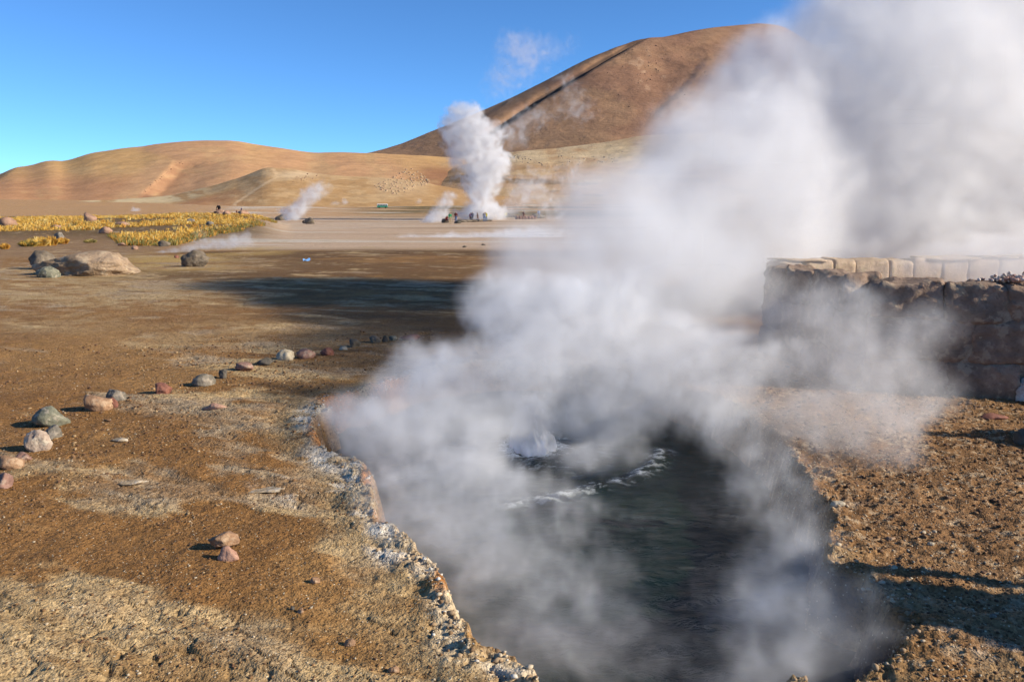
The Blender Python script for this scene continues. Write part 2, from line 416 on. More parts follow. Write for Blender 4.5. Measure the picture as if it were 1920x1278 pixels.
def hill(name, crest, Rf, Rc, nc, nr, mat, colf, bumpf=None, prof=1.0, rug=.05, seed=0, backr=1.7, foot_drop=12):
    pxs = np.linspace(crest[0][0], crest[-1][0], nc)
    cp = interp(pxs, crest)
    k = np.ones(9) / 9
    cp = np.convolve(np.pad(cp, 4, mode='edge'), k, 'valid') if nc > 60 else cp
    cp = cp + (fbm(pxs * .03, pxs * 0, 4, seed + 5) - .5) * 1.4
    if not callable(Rf): Rf_, Rc_ = Rf, Rc; Rf = lambda p: Rf_ + 0 * p; Rc = lambda p: Rc_ + 0 * p
    Rf = Rf(pxs)[None, :]; Rc = Rc(pxs)[None, :]
    vs = np.concatenate([np.linspace(0, 1, nr), 1 + np.linspace(.03, 1, 24)])
    P_, V = np.meshgrid(pxs, vs)
    taz = (P_ - 960) / FOC / math.cos(PITCH)
    dist = np.where(V <= 1, Rf + (Rc - Rf) * V, Rc + (backr - 1) * Rc * (V - 1))
    zc = np.array([at(a, bb, rc).z for a, bb, rc in zip(pxs, cp, Rc[0])])[None, :]
    zf = interp(Rf[0], PLAIN)[None, :] - foot_drop
    w = np.where(V <= 1, np.clip(V, 0, 1) ** prof, np.clip(2 - V, 0, 1) ** 1.2)
    w = np.where(V <= 1, .8 * w + .2 * sst(0, 1, np.clip(V, 0, 1)), w)
    Yd = dist; X = taz * Yd
    sc = 6.0 / float(np.mean(Rc))
    n = (fbm(X * sc + seed, Yd * sc, 6, seed, .5) - .5)
    gul = np.abs(fbm(X * sc * 3 + Yd * sc * .3, Yd * sc * 1.0, 5, seed + 9, .55) - .5)
    env = np.clip(V, 0, 1) * sst(1.0, .72, V) + .12
    Z = zf + (zc - zf) * w + (zc - zf) * (n * rug * 2 - gul * rug) * env
    if bumpf is not None:
        px, py = pix(X, Yd, Z); Z = Z + bumpf(px, py) * sst(1.0, .93, np.where(V > 1, 2, V))
    px, py = pix(X, Yd, Z)
    o = grid_mesh(name, X, Yd, Z, mat, np.clip(colf(px, py, X, Yd), .01, .9)); o['kind'] = 'structure'
    return o
MT_CREST = [(430, 330), (560, 303), (620, 293), (700, 287), (760, 270), (830, 240), (900, 211), (960, 183), (1020, 152), (1080, 118), (1140, 90), (1185, 74), (1225, 71), (1300, 54), (1400, 43), (1440, 50), (1500, 88), (1560, 130), (1700, 200), (1900, 262), (2200, 330), (2500, 372)]
LINE = [(60, 1236), (75, 1216), (110, 1152), (150, 1088), (190, 1022), (220, 980), (255, 928), (280, 880)]
def mt_bump(px, py):
    s = px - interp(py, LINE)
    nn = (fbm(px * .02, py * .02, 3, 903) - .5) * 14
    s = s + nn
    on = sst(52, 80, py) * sst(292, 235, py)
    a = on * (16 * sst(-10, 6, s) * sst(150, 10, s) - 36 * np.exp(-((s + 17) / 12) ** 2))
    s2 = px - interp(py, [(100, 1330), (160, 1290), (240, 1210)]) + nn
    a = a + 7 * sst(-14, 10, s2) * sst(120, 15, s2) * sst(95, 130, py) * sst(250, 200, py)
    s3 = s + 70
    a = a + 7 * sst(-12, 8, s3) * sst(60, 12, s3) * sst(90, 150, py) * sst(285, 230, py)
    return a
def mt_col(px, py, X, Y):
    c = np.ones(px.shape + (3,)) * np.array([.26, .145, .09])
    c = lerp(c, np.array([.34, .205, .115]), sst(.4, .62, fbm(px * .008, py * .02, 4, 905)) * .7)
    c = lerp(c, np.array([.25, .12, .085]), sst(1300, 1480, px) * .6)
    c = lerp(c, np.array([.36, .22, .12]), sst(230, 285, py) * .6)
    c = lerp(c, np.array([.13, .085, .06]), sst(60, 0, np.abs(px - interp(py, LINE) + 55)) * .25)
    c = lerp(c, np.array([.05, .038, .035]), sst(14, 5, np.abs(px - interp(py, LINE) + 14 + (fbm(px * .02, py * .02, 3, 903) - .5) * 14)) * sst(62, 84, py) * sst(285, 235, py) * .75)  # shadow strip of the gully painted dark into the rock colour
    c = lerp(c, np.array([.42, .27, .17]), sst(.66, .74, fbm(px * .06, py * .06, 3, 907)) * np.exp(-((px - 1215) / 60) ** 2 - ((py - 135) / 35) ** 2) * .9)
    return c
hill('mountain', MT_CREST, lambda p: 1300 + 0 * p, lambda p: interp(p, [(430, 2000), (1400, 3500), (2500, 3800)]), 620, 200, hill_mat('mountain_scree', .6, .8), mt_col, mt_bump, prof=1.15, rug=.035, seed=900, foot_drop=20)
LH = [(-500, 372), (-200, 345), (0, 331), (28, 327), (50, 320), (80, 319), (125, 305), (150, 306), (200, 288), (260, 277), (280, 276), (330, 268), (400, 263), (455, 263), (500, 271), (600, 286), (650, 285), (720, 288), (800, 292), (900, 300), (1000, 305), (1150, 330), (1300, 370)]
def lh_bump(px, py):
    s = px - interp(py, [(296, 335), (330, 305), (370, 262)]) + (fbm(px * .03, py * .03, 3, 923) - .5) * 12
    a = -9 * sst(-8, 20, s) * sst(130, 20, s) * sst(296, 306, py) * sst(372, 350, py)
    s2 = px - interp(py, [(270, 90), (380, -60)])
    a = a + 10 * sst(-20, 20, s2) * sst(200, 20, s2)
    return a
def lh_col(px, py, X, Y):
    c = np.ones(px.shape + (3,)) * np.array([.52, .315, .135])
    c = lerp(c, np.array([.50, .28, .15]), sst(.40, .62, fbm(px * .006, py * .012, 3, 925)) * .8)
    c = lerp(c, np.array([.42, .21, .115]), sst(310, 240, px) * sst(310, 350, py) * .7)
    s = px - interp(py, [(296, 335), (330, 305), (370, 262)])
    c = lerp(c, np.array([.22, .10, .06]), sst(0, 8, s) * sst(60, 30, s) * sst(298, 310, py) * .4)  # shaded flank of the knoll put into the hillside colour
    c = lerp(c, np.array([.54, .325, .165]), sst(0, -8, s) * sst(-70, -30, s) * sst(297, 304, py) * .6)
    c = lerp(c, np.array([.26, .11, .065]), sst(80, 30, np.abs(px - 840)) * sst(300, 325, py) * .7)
    c = lerp(c, np.array([.52, .35, .17]), sst(.55, .7, fbm(px * .02, py * .05, 4, 927)) * .35)
    return c
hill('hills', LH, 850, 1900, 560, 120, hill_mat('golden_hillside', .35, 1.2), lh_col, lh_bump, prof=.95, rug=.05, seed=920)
PR = [(560, 404), (660, 385), (760, 352), (850, 316), (940, 288), (985, 282), (1050, 277), (1080, 273), (1130, 266), (1200, 253), (1280, 250), (1400, 252), (1600, 262), (1900, 290), (2300, 340)]
def pr_col(px, py, X, Y):
    c = np.ones(px.shape + (3,)) * np.array([.44, .27, .135])
    n = fbm(px * .012, py * .05, 5, 945, .6)
    c = lerp(c, np.array([.56, .42, .25]), sst(318, 296, py) * sst(930, 960, px) * sst(.3, .5, n))
    c = lerp(c, np.array([.50, .34, .19]), sst(278, 262, py) * .7)
    c = lerp(c, np.array([.15, .10, .05]), sst(.58, .66, fbm(px * .01, py * .1, 4, 947)) * sst(305, 325, py) * .7)
    c = lerp(c, np.array([.52, .36, .19]), sst(.60, .66, fbm(px * .01, py * .1, 4, 948)) * sst(300, 320, py) * .7)
    return c
hill('ridge', PR, 800, 1500, 420, 80, hill_mat('pale_ridge', .8, 2), pr_col, None, prof=1.0, rug=.05, seed=940)
LR = [(-500, 402), (-100, 396), (0, 393), (60, 389), (110, 382), (170, 377), (250, 373), (330, 368), (420, 347), (470, 331), (515, 313), (560, 317), (600, 324), (660, 330), (740, 334), (800, 342), (880, 358), (980, 372), (1100, 385)]
def lr_col(px, py, X, Y):
    top = interp(px, LR)
    d = py - top
    c = np.ones(px.shape + (3,)) * np.array([.42, .255, .115])
    n = fbm(px * .03, py * .12, 5, 965, .6)
    c = lerp(c, np.array([.60, .46, .26]), sst(17, 6, d) * sst(440, 330, px) * sst(.32, .5, n))
    c = lerp(c, np.array([.42, .21, .10]), sst(10, 20, d) * sst(520, 380, px) * .8)
    c = lerp(c, np.array([.52, .35, .18]), sst(.4, .6, n) * sst(360, 460, px) * .7)
    c = lerp(c, np.array([.60, .45, .28]), np.exp(-((px - 555) / 50) ** 2 - ((py - 327) / 8) ** 2) * .8)
    tr = np.abs(px - interp(py, [(312, 508), (322, 516), (332, 520), (342, 500), (355, 480), (372, 455), (382, 440)]))
    c = lerp(c, np.array([.60, .42, .24]), sst(5, 2, tr) * sst(312, 320, py) * .75)
    c = lerp(c, np.array([.50, .35, .20]), np.exp(-((px - 752) / 52) ** 4 - ((py - 342) / 26) ** 4) * .7)
    c = lerp(c, np.array([.34, .20, .09]), sst(800, 830, px) * .6)
    return c
hill('foothill', LR, 600, 950, 560, 80, hill_mat('pale_foothill', .45, 3), lr_col, None, prof=.9, rug=.06, seed=960, foot_drop=8, backr=1.3)

# ------------------------------------------------------------------ rocks
random.seed(4)
M_GREEN = stone_mat('grey_green_stone', (.12, .12, .085), (.21, .20, .14), 9, .9, (.34, .29, .22))
M_GREY = stone_mat('grey_stone', (.12, .105, .08), (.21, .18, .145), 9, .9, (.30, .25, .19))
M_PINKW = stone_mat('whitish_pink_stone', (.28, .20, .15), (.42, .33, .25), 9, 1.0, (.56, .48, .36))
M_MAUVE = stone_mat('mauve_stone', (.19, .105, .08), (.28, .165, .125), 9, .9, (.33, .24, .18))
M_RED = stone_mat('dark_red_stone', (.17, .065, .045), (.25, .11, .075), 9, .6)
M_BROWN = stone_mat('brown_stone', (.22, .125, .07), (.33, .20, .115), 7, 1.0, (.40, .28, .18))
M_DARK = stone_mat('dark_stone', (.07, .06, .045), (.13, .11, .085), 9, .7)
M_PALE = stone_mat('pale_stone', (.34, .28, .19), (.47, .40, .29), 9, .9)
M_PINK = stone_mat('pink_stone', (.34, .18, .12), (.44, .26, .18), 8, .9)
M_FLAKE = stone_mat('crust_flake', (.28, .21, .13), (.40, .31, .21), 12, 1.0, (.46, .40, .31))
M_FARB = stone_mat('tan_boulder', (.25, .17, .10), (.34, .24, .155), 1.6, 1.0, (.42, .32, .21))
M_ROCKR = stone_mat('reddish_boulder', (.27, .15, .095), (.38, .23, .15), 1.2, .8)
M_DBLD = stone_mat('dark_boulder', (.11, .085, .06), (.20, .16, .115), 2.5, .9)
def rock_mesh(name, seed, sx, sy, sz, angular=.25, sub=4, mat=None, rough=.09, flat=0.0):
    bm = bmesh.new(); bmesh.ops.create_icosphere(bm, subdivisions=sub, radius=1)
    rnd = random.Random(seed); off = Vector((rnd.uniform(-50, 50), rnd.uniform(-50, 50), rnd.uniform(-50, 50)))
    planes = [(Vector((rnd.gauss(0, 1), rnd.gauss(0, 1), rnd.gauss(0, 1))).normalized(), rnd.uniform(.55, .92)) for _ in range(9)]
    for v in bm.verts:
        p = v.co.copy(); r = 1.0
        for nrm, dd in planes:
            k = p.dot(nrm)
            if k > dd: r = min(r, 1 + (dd / k - 1) * min(1, angular * 3))
        q = p * r * (1 + .22 * mnoise.noise(p * .9 + off) + rough * mnoise.fractal(p * 3 + off, .6, 2, 4))
        q *= 1 + .035 * mnoise.noise(p * 7 + off)
        if q.z < -.55: q.z = -.55 + (q.z + .55) * .2
        v.co = Vector((q.x * sx, q.y * sy, q.z * sz))
    me = bpy.data.meshes.new(name); bm.to_mesh(me); bm.free()
    me.polygons.foreach_set('use_smooth', [True] * len(me.polygons))
    if mat: me.materials.append(mat)
    return me
def stone(name, px, py, wpx, hpx, mat, label, cat='stone', group=None, seed=0, depth=.8, rot=None, tilt=0, angular=.25, sub=4, lift=0.0, sink=.26, rough=.09, dist=None):
    """a rock whose foot is seen at (px, py) and that shows wpx by hpx photograph pixels"""
    p = hit(px, py) if dist is None else at(px, py, dist)
    d = math.hypot(p.x, p.y - 0) ; sc = p.y / FOC / math.cos(PITCH) * 1.02
    w = wpx * sc / 2; h = hpx * sc / 2
    look = math.atan2(CAM_Z - p.z, d); h = max(h * .6, (h - w * depth * math.sin(look) * .5) / math.cos(look))
    me = rock_mesh(name, seed, w, w * depth, h * 1.28, angular, sub, mat, rough)
    o = bpy.data.objects.new(name, me); C.objects.link(o)
    o.location = (p.x, p.y + w * depth * .8, p.z + h * (.78 - sink) + lift)
    o.rotation_euler = (tilt, 0, rot if rot is not None else 0)
    tag(o, label, cat, group)
    return o
GL = 'boundary stones curving beside the spring'
for k, a in enumerate([
    (86, 800, 66, 42, M_GREEN, 'large round grey-green cobble, the biggest near the left end of the stone row', .9, .15),
    (93, 824, 32, 32, M_GREY, 'smooth grey stone wedged between the round grey-green cobble and the whitish pink one', 1.1, .1),
    (62, 848, 54, 48, M_PINKW, 'blocky whitish pink stone in the row, just in front of a smooth grey stone', .8, .5),
    (41, 866, 30, 20, M_MAUVE, 'small flat plum-coloured stone in front of the whitish pink stone', .8, .4),
    (8, 884, 56, 36, M_BROWN, 'pinkish brown stone cut by the left edge of the photo', .8, .3),
    (2, 922, 36, 34, M_MAUVE, 'dull mauve stone lowest on the left edge of the photo', .8, .2),
    (174, 771, 66, 38, M_BROWN, 'large angular brown rock in the stone row with flat sloping top', .7, .6),
    (211, 766, 16, 24, M_RED, 'small brick-red stone tucked against the right side of the angular brown rock', .8, .5),
    (214, 752, 40, 30, M_GREY, 'rounded pale grey cobble just behind the angular brown rock', .8, .15),
    (300, 738, 36, 25, M_RED, 'single dark red stone with open gaps on both sides in the row', .8, .3),
    (379, 723, 44, 25, M_GREY, 'oval brownish grey cobble throwing a long black shadow', .8, .1),
    (417, 708, 20, 20, M_DARK, 'small dark upright stone next to the oval brownish grey cobble', .9, .2),
    (452, 695, 38, 18, M_MAUVE, 'flat mauve stone leaning low between two dark stones', .8, .3),
    (496, 685, 32, 16, M_DARK, 'low mossy dark stone to the left of the pale cream cobble', .8, .4),
    (535, 676, 36, 23, M_PALE, 'pale cream cobble, the brightest of the stone row', .8, .15),
    (570, 673, 36, 22, M_MAUVE, 'rounded mauve cobble touching the pale cream cobble', .8, .15),
    (612, 668, 30, 17, M_RED, 'dark red stone with a broken left face beyond the mauve cobble', .8, .6),
    (644, 657, 16, 9, M_PALE, 'tiny pale stone among the darker far stones of the row', .8, .3),
    (662, 650, 22, 19, M_DARK, 'nearly black pointed stone standing in the shade of the steam', .8, .6),
    (703, 643, 27, 16, M_DBLD, 'dark brown stone near the far end of the row, left of a black one', .8, .3),
    (722, 642, 15, 16, M_DARK, 'small black stone squeezed between the dark brown and the pale greenish stone', .8, .3),
    (737, 640, 20, 11, M_GREEN, 'small pale greenish stone near the far end of the row', .8, .3),
    (768, 640, 36, 14, M_RED, 'long low reddish stone, last of the row before the steam hides it', .7, .3)]):
    stone('stone', a[0], a[1], a[2], a[3], a[4], a[5], 'stone', GL, 100 + k, a[6], None, 0, a[7] + .25)
for k, a in enumerate([
    (401, 776, 50, 15, M_PINK, 'flat salmon pink stone lying alone on the yellowish crust', .5, .5, .16),
    (222, 830, 34, 10, M_FLAKE, 'thin pale chip of rock lying in the brown soil below the stone row', .6, .5, .0),
    (425, 1056, 50, 30, M_PINK, 'flat pinkish stone lying under the beige stone on brown gravel', .7, .6, .1),
    (590, 1094, 20, 14, M_BROWN, 'small brown stone with black shadow right of the stacked pair', .8, .4, .2),
    (563, 1152, 16, 12, M_BROWN, 'small rusty stone by itself in the lower middle of the gravel', .8, .5, .2),
    (548, 1146, 11, 9, M_DARK, 'tiny dark stone touching the small rusty stone', .8, .5, .2),
    (655, 1212, 22, 17, M_BROWN, 'brown stone casting a sharp shadow near the lower rim', .8, .5, .2),
    (738, 1262, 22, 17, M_BROWN, 'brown stone at the bottom, closest to the photographer', .8, .6, .2),
    (1871, 786, 52, 15, M_RED, 'flat brick-red stone at the foot of the stone basin wall', .7, .5, .1),
    (1921, 832, 30, 34, M_DARK, 'dark stone half cut by the right edge below the wall', .8, .3, .1),
    (1732, 1006, 13, 10, M_PALE, 'white pebble among brown clods on the right bank, left of its twin', .8, .4, .2),
    (1752, 1005, 11, 9, M_PALE, 'white pebble just right of a similar one on the right bank', .8, .4, .2),
    (1746, 1034, 13, 10, M_PALE, 'chalky white pebble below two others on the right bank', .8, .4, .2),
    (1677, 1083, 14, 9, M_PALE, 'whitish pebble on the edge of the broad shadow at right', .8, .4, .2),
    (1670, 1018, 20, 10, M_BROWN, 'tan lump of earth between the dark water and the white pebbles', .8, .3, .2),
    (1572, 966, 30, 14, M_PALE, 'crusty pale lump on the lip of the right bank of the spring', .8, .6, .2),
    (1862, 1180, 14, 10, M_GREY, 'grey pebble lying inside the broad shadow at lower right', .8, .4, .2)]):
    stone('stone', a[0], a[1], a[2], a[3], a[4], a[5], 'stone', None, 200 + k, a[6], None, 0, a[7], 3, 0, .12 + a[8])
o = stone('stone', 413, 1036, 60, 34, M_BROWN, 'beige angular stone propped on top of a flat pinkish one', 'stone', None, 231, .62, R(18), R(-8), .9, lift=.02)
# pale slabs of crust that stand proud of the soil
def slab(px, py, wpx, hpx, mat, label, seed, rot, t=.03):
    p = hit(px, py); sc = p.length / FOC
    o = stone('rock_slab', px, py, wpx, hpx, mat, label, 'rock slab', None, seed, .42, rot, R(-4), .8, sub=4, sink=.35, rough=.12)
    o.scale.z = .6
    return o
slab(497, 922, 96, 16, M_FLAKE, 'long pale slab of crust with a raised sharp left edge near the rim', 301, R(14))
slab(250, 912, 54, 16, M_FLAKE, 'grey flake of crust tilted over a dark hollow among pale cracked crust', 302, R(22))
slab(1240, 1330, 60, 20, M_BROWN, 'rock ledge under the bottom edge of the photo', 303, R(5)) if False else None

# far boulders
stone('boulder', 143, 517, 190, 50, M_FARB, 'huge low tan boulder with cracked flat sides on the left plain', 'boulder', None, 409, .7, R(4), 0, .35, sub=5, rough=.07)
stone('boulder', 70, 505, 52, 38, M_DBLD, 'rough dark end block broken off the left side of the huge tan boulder', 'boulder', None, 402, .8, 0, 0, .8, sub=4, rough=.16)
stone('stone', 83, 521, 38, 25, M_GREEN, 'smooth dark grey-green round stone leaning on the huge tan boulder', 'stone', None, 403, .9, 0, 0, .1)
stone('boulder', 363, 501, 50, 33, M_DBLD, 'solitary grey boulder with a dark left side standing on yellow ground', 'boulder', None, 404, .8, 0, 0, .7, sub=4, rough=.12)
for k, a in enumerate([
    (163, 417, 30, 21, M_ROCKR, 'round reddish boulder rising above the yellow grass at upper left', .8, .4),
    (8, 427, 34, 22, M_ROCKR, 'reddish boulder cut by the left edge above the grass', .8, .4),
    (226, 425, 26, 11, M_ROCKR, 'low brown boulder sunk in the yellow grass', .8, .3),
    (108, 452, 20, 20, M_GREY, 'upright blue-grey rock behind the yellow tussocks', .8, .6),
    (103, 430, 18, 10, M_ROCKR, 'small reddish rock at the back of the grass', .8, .4),
    (195, 438, 26, 16, M_ROCKR, 'pinkish broken rock in the middle of the grass field', .8, .7),
    (355, 418, 16, 9, M_GREY, 'small grey rock among grass, right of centre of the field', .8, .4),
    (392, 422, 14, 9, M_GREY, 'tiny grey rock in grass below the seated people', .8, .4),
    (525, 413, 22, 14, M_DBLD, 'dark brown boulder at the right tip of the grass mound', .8, .4),
    (580, 420, 22, 13, M_DBLD, 'dark boulder beside the white puff of steam', .8, .4),
    (571, 419, 12, 7, M_DBLD, 'small dark rock left of the dark boulder by the steam', .8, .5),
    (410, 403, 22, 12, M_ROCKR, 'reddish rock the left person leans on at the top of the mound', .8, .5),
    (424, 404, 16, 10, M_ROCKR, 'low rock between the two groups on the mound', .8, .5),
    (452, 403, 24, 12, M_ROCKR, 'reddish rock pile at the right end of the mound top', .8, .6),
    (225, 461, 18, 8, M_ROCKR, 'pinkish flat rock just behind the huge tan boulder', .8, .4),
    (250, 468, 14, 9, M_ROCKR, 'small brownish rock right of the huge tan boulder', .8, .5),
    (305, 462, 22, 12, M_DBLD, 'dark rock at the lower edge of the grass', .8, .6),
    (330, 484, 10, 6, M_RED, 'tiny reddish rock left of the solitary grey boulder', .8, .4),
    (871, 464, 8, 4, M_DBLD, 'small dark rock half hidden in low steam on the plain', .8, .4),
    (906, 460, 8, 4, M_DBLD, 'small dark rock at right, in low steam by the big plume', .8, .4),
    (834, 418, 14, 9, M_DARK, 'black rock at the left end of the low stone border by the geyser', .8, .3),
    (858, 419, 14, 7, M_DARK, 'low black rock behind the person in blue jeans', .8, .3)]):
    stone('boulder', a[0], a[1], a[2], a[3], a[4], a[5], 'boulder', None, 420 + k, a[6], None, 0, a[7], sub=3, rough=.12)

bpy.context.view_layer.update()
DG = bpy.context.evaluated_depsgraph_get()
def cast(px, py):
    h = S.ray_cast(DG, Vector((0, 0, CAM_Z)), ray(px, py).normalized())
    return (h[1], h[2]) if h[0] else (None, None)
def joined(name, seeds, mat, items, kind='stuff', tris=None):
    """many small stones in one mesh; items: (x, y, z, size, rot, squash, colour index)"""
    rnd = np.random.default_rng(5)
    bm = bmesh.new(); bmesh.ops.create_icosphere(bm, subdivisions=1, radius=1)
    base = np.array([v.co[:] for v in bm.verts]); fc = np.array([[v.index for v in f.verts] for f in bm.faces]); bm.free()
    n = len(items); it = np.array([i[:6] for i in items])
    V = base[None] * (1 + rnd.uniform(-.3, .3, (n, 12, 1))) * it[:, None, 3:4]
    V = V * np.stack([rnd.uniform(.7, 1.4, n), rnd.uniform(.6, 1.1, n), it[:, 5]], -1)[:, None, :]
    cs, sn = np.cos(it[:, 4])[:, None], np.sin(it[:, 4])[:, None]
    V = np.stack([V[..., 0] * cs - V[..., 1] * sn, V[..., 0] * sn + V[..., 1] * cs, V[..., 2]], -1) + it[:, None, :3]
    Fq = (fc[None] + 12 * np.arange(n)[:, None, None]).reshape(-1, 3)
    me = bpy.data.meshes.new(name)
    me.vertices.add(n * 12); me.vertices.foreach_set('co', V.astype(np.float32).ravel())
    me.loops.add(Fq.size); me.loops.foreach_set('vertex_index', Fq.astype(np.int32).ravel())
    me.polygons.add(len(Fq)); me.polygons.foreach_set('loop_start', np.arange(0, Fq.size, 3, dtype=np.int32))
    me.polygons.foreach_set('material_index', np.repeat(np.array([i[6] for i in items], np.int32), 20))
    me.update(calc_edges=True)
    for m in mat: me.materials.append(m)
    o = bpy.data.objects.new(name, me); C.objects.link(o); o['kind'] = kind
    return o
# gravel, clods and white grit in the foreground
def build_gravel():
    rs = np.random.RandomState(8)
    P = []
    n = 90000
    r = 2.3 * (14 / 2.3) ** rs.rand(n); a = rs.uniform(-.62, .64, n)
    x = r * np.sin(a); y = r * np.cos(a)
    sd = pool_sd(x, y); dens = fbm(x * 1.5, y * 1.5, 4, 501)
    right = x > 1.2
    keep = (sd > .10) & ((rs.rand(n) < sst(.42, .66, dens) * .55 + .06) | (right & (rs.rand(n) < .75))) & (r < 11)
    x, y, r, right = x[keep][:20000], y[keep][:20000], r[keep][:20000], right[keep][:20000]
    z = terrain(x, y)
    s = (.0022 + .0075 * rs.rand(len(x)) ** 4) * np.where(right, 1.25, 1) * np.clip(r / 4, .8, 2)
    u = rs.rand(len(x))
    ci = np.where(u < .5, 0, np.where(u < .78, 1, np.where(u < .9, 2, 3)))
    ci = np.where(right & (u > .88), 2, ci); s = np.where(ci == 2, np.minimum(s, .007), s)
    return joined('gravel', 0, [plain_mat('gravel_brown', (.21, .115, .05)), plain_mat('gravel_dark', (.12, .06, .03)), plain_mat('gravel_white', (.46, .37, .25)), plain_mat('gravel_tan', (.36, .24, .12))],
                  [(x[i], y[i], z[i] + s[i] * .25, s[i], u[i] * 40, .65, int(ci[i])) for i in range(len(x))])
build_gravel()
# lumps of broken crust along the lip of the spring
def build_rim():
    rs = np.random.RandomState(18); items = []
    n = len(POOL)
    for i in range(n):
        a = POOL[i]; b = POOL[(i + 1) % n]; L = np.hypot(*(b - a))
        for k in range(int(L * 190)):
            t = rs.rand(); p = a + (b - a) * t; q = rs.normal(0, .05, 2); x, y = p + q
            if y < 1.5: continue
            s = .004 + .013 * rs.rand() ** 3
            items.append([x, y, 0, s, rs.rand() * 6, .6, int(rs.choice([0, 0, 1, 2, 2, 3] if x < .8 else [0, 1, 1, 0, 2]))])
    xs = np.array([i[0] for i in items]); ys = np.array([i[1] for i in items]); zs = terrain(xs, ys)
    for i, z in zip(items, zs): i[2] = z + i[3] * .2
    o = joined('rim_rubble', 0, [plain_mat('crumb_tan', (.34, .23, .13)), plain_mat('crumb_brown', (.20, .12, .06)), plain_mat('crumb_pale', (.5, .4, .27)), plain_mat('crumb_white', (.62, .57, .48))], items)
build_rim()
# scree on the foothill, outcrops on the pale ridge and on the mountain side
def scatter_far(name, n, fn, mats, smin, smax, seed):
    rs = random.Random(seed); items = []
    for _ in range(n):
        q = fn(rs)
        if q is None: continue
        p, nm = cast(*q)
        if p is None: continue
        s = p.y / FOC * (smin + (smax - smin) * rs.random() ** 4)
        items.append((p.x, p.y, p.z + s * .2, s, rs.random() * 6, .8, rs.randrange(len(mats))))
    return joined(name, 0, mats, items)
def scree(rs):
    px = rs.uniform(703, 806); lo = interp(px, [(703, 352), (735, 366), (770, 360), (806, 342)]); hi = interp(px, [(703, 346), (730, 335), (755, 318), (775, 316), (806, 338)])
    return (px, rs.uniform(hi, lo))
scatter_far('scree', 620, scree, [plain_mat('scree_pink', (.42, .27, .17)), plain_mat('scree_tan', (.46, .33, .2))], .5, 2.6, 1)
scatter_far('ridge_outcrop', 200, lambda rs: (rs.gauss(966, 10), rs.gauss(293, 4)) if rs.random() < .4 else (rs.uniform(950, 1170), rs.gauss(interp(960, [(0, 0)]) + 300, 6)), [plain_mat('outcrop_dark', (.17, .13, .10)), plain_mat('outcrop_pale', (.45, .36, .26))], .5, 2.2, 2)
scatter_far('mountain_outcrop', 170, lambda rs: (rs.gauss(1215, 22), rs.gauss(130, 22)) if rs.random() < .7 else (rs.gauss(1240, 60), rs.gauss(140, 40)), [plain_mat('outcrop_sand', (.36, .22, .14)), plain_mat('outcrop_brown', (.22, .12, .08))], .5, 2.0, 3)
scatter_far('hill_rubble', 110, lambda rs: (interp(t := rs.uniform(303, 365), [(303, 336), (365, 262)]) + rs.gauss(3, 3), t) if rs.random() < .45 else (rs.uniform(545, 605), rs.gauss(334, 4)), [plain_mat('rubble_brown', (.26, .14, .09))], .4, 1.6, 4)

# ------------------------------------------------------------------ grass
def blades(rs, x, y, z, h, w, n, V, Fc, MI, mats):
    for _ in range(n):
        a = rs.uniform(0, 6.283); q = w * math.sqrt(rs.random()) * .7; bx = x + q * math.cos(a); by = y + q * math.sin(a)
        le = rs.uniform(.1, .7) * w * (.4 + q / w); hh = h * rs.uniform(.7, 1.1) * (1 - .5 * (q / w) ** 2 * 2); t = a + rs.uniform(-.8, .8) + 1.57; bw = w * .10
        k = len(V)
        V.append((bx - bw * math.cos(t), by - bw * math.sin(t), z - .02)); V.append((bx + bw * math.cos(t), by + bw * math.sin(t), z - .02))
        V.append((bx + le * .4 * math.cos(a) + bw * .6 * math.cos(t), by + le * .4 * math.sin(a), z + hh * .65)); V.append((bx + le * math.cos(a), by + le * math.sin(a), z + hh))
        Fc.append((k, k + 1, k + 2)); Fc.append((k, k + 2, k + 3)); mi = rs.choice(mats); MI += [mi, mi]
GM = [plain_mat('straw_grass', (.60, .35, .06), .8), plain_mat('golden_grass', (.46, .22, .035), .8), plain_mat('olive_grass', (.20, .17, .045), .8), plain_mat('pale_straw', (.56, .42, .16), .8)]
def build_grass():
    rs = random.Random(3); V = []; Fc = []; MI = []
    n = 0
    xs = []; 
    for _ in range(16000):
        y = 40 * (112 / 40) ** rs.random(); az = rs.uniform(-.72, -.285); xs.append((az * y, y))
    A = np.array(xs); z = terrain(A[:, 0], A[:, 1], False); px, py = pix(A[:, 0], A[:, 1], z)
    dn = fbm(A[:, 0] * .14, A[:, 1] * .14, 4, 601)
    up = interp(px, [(0, 412), (150, 408), (300, 404), (430, 396), (520, 400)]); lo = interp(px, [(0, 438), (60, 440), (190, 430), (230, 458), (300, 466), (400, 440), (460, 430), (525, 414)])
    for i in range(len(A)):
        if not (up[i] - 4 < py[i] < lo[i] + 2) or px[i] > 520: continue
        k = dn[i] + .12 * (1 if py[i] < up[i] + 14 else 0) - .06
        if k < .40 + .15 * rs.random(): continue
        h = .12 + .3 * rs.random() ** 1.6; dark = py[i] > lo[i] - 9 and px[i] > 200
        blades(rs, A[i, 0], A[i, 1], z[i], h, h * rs.uniform(.7, 1.2), 13, V, Fc, MI, [2, 2, 1] if dark else [[0, 0, 1, 3, 0], [2, 1, 1], [3, 3, 0], [0, 0, 1]][i % 4 if dn[i] < .55 else 0])
    o = mesh_obj('grass', V, Fc, GM); o['kind'] = 'stuff'; o.data.polygons.foreach_set('material_index', MI)
build_grass()
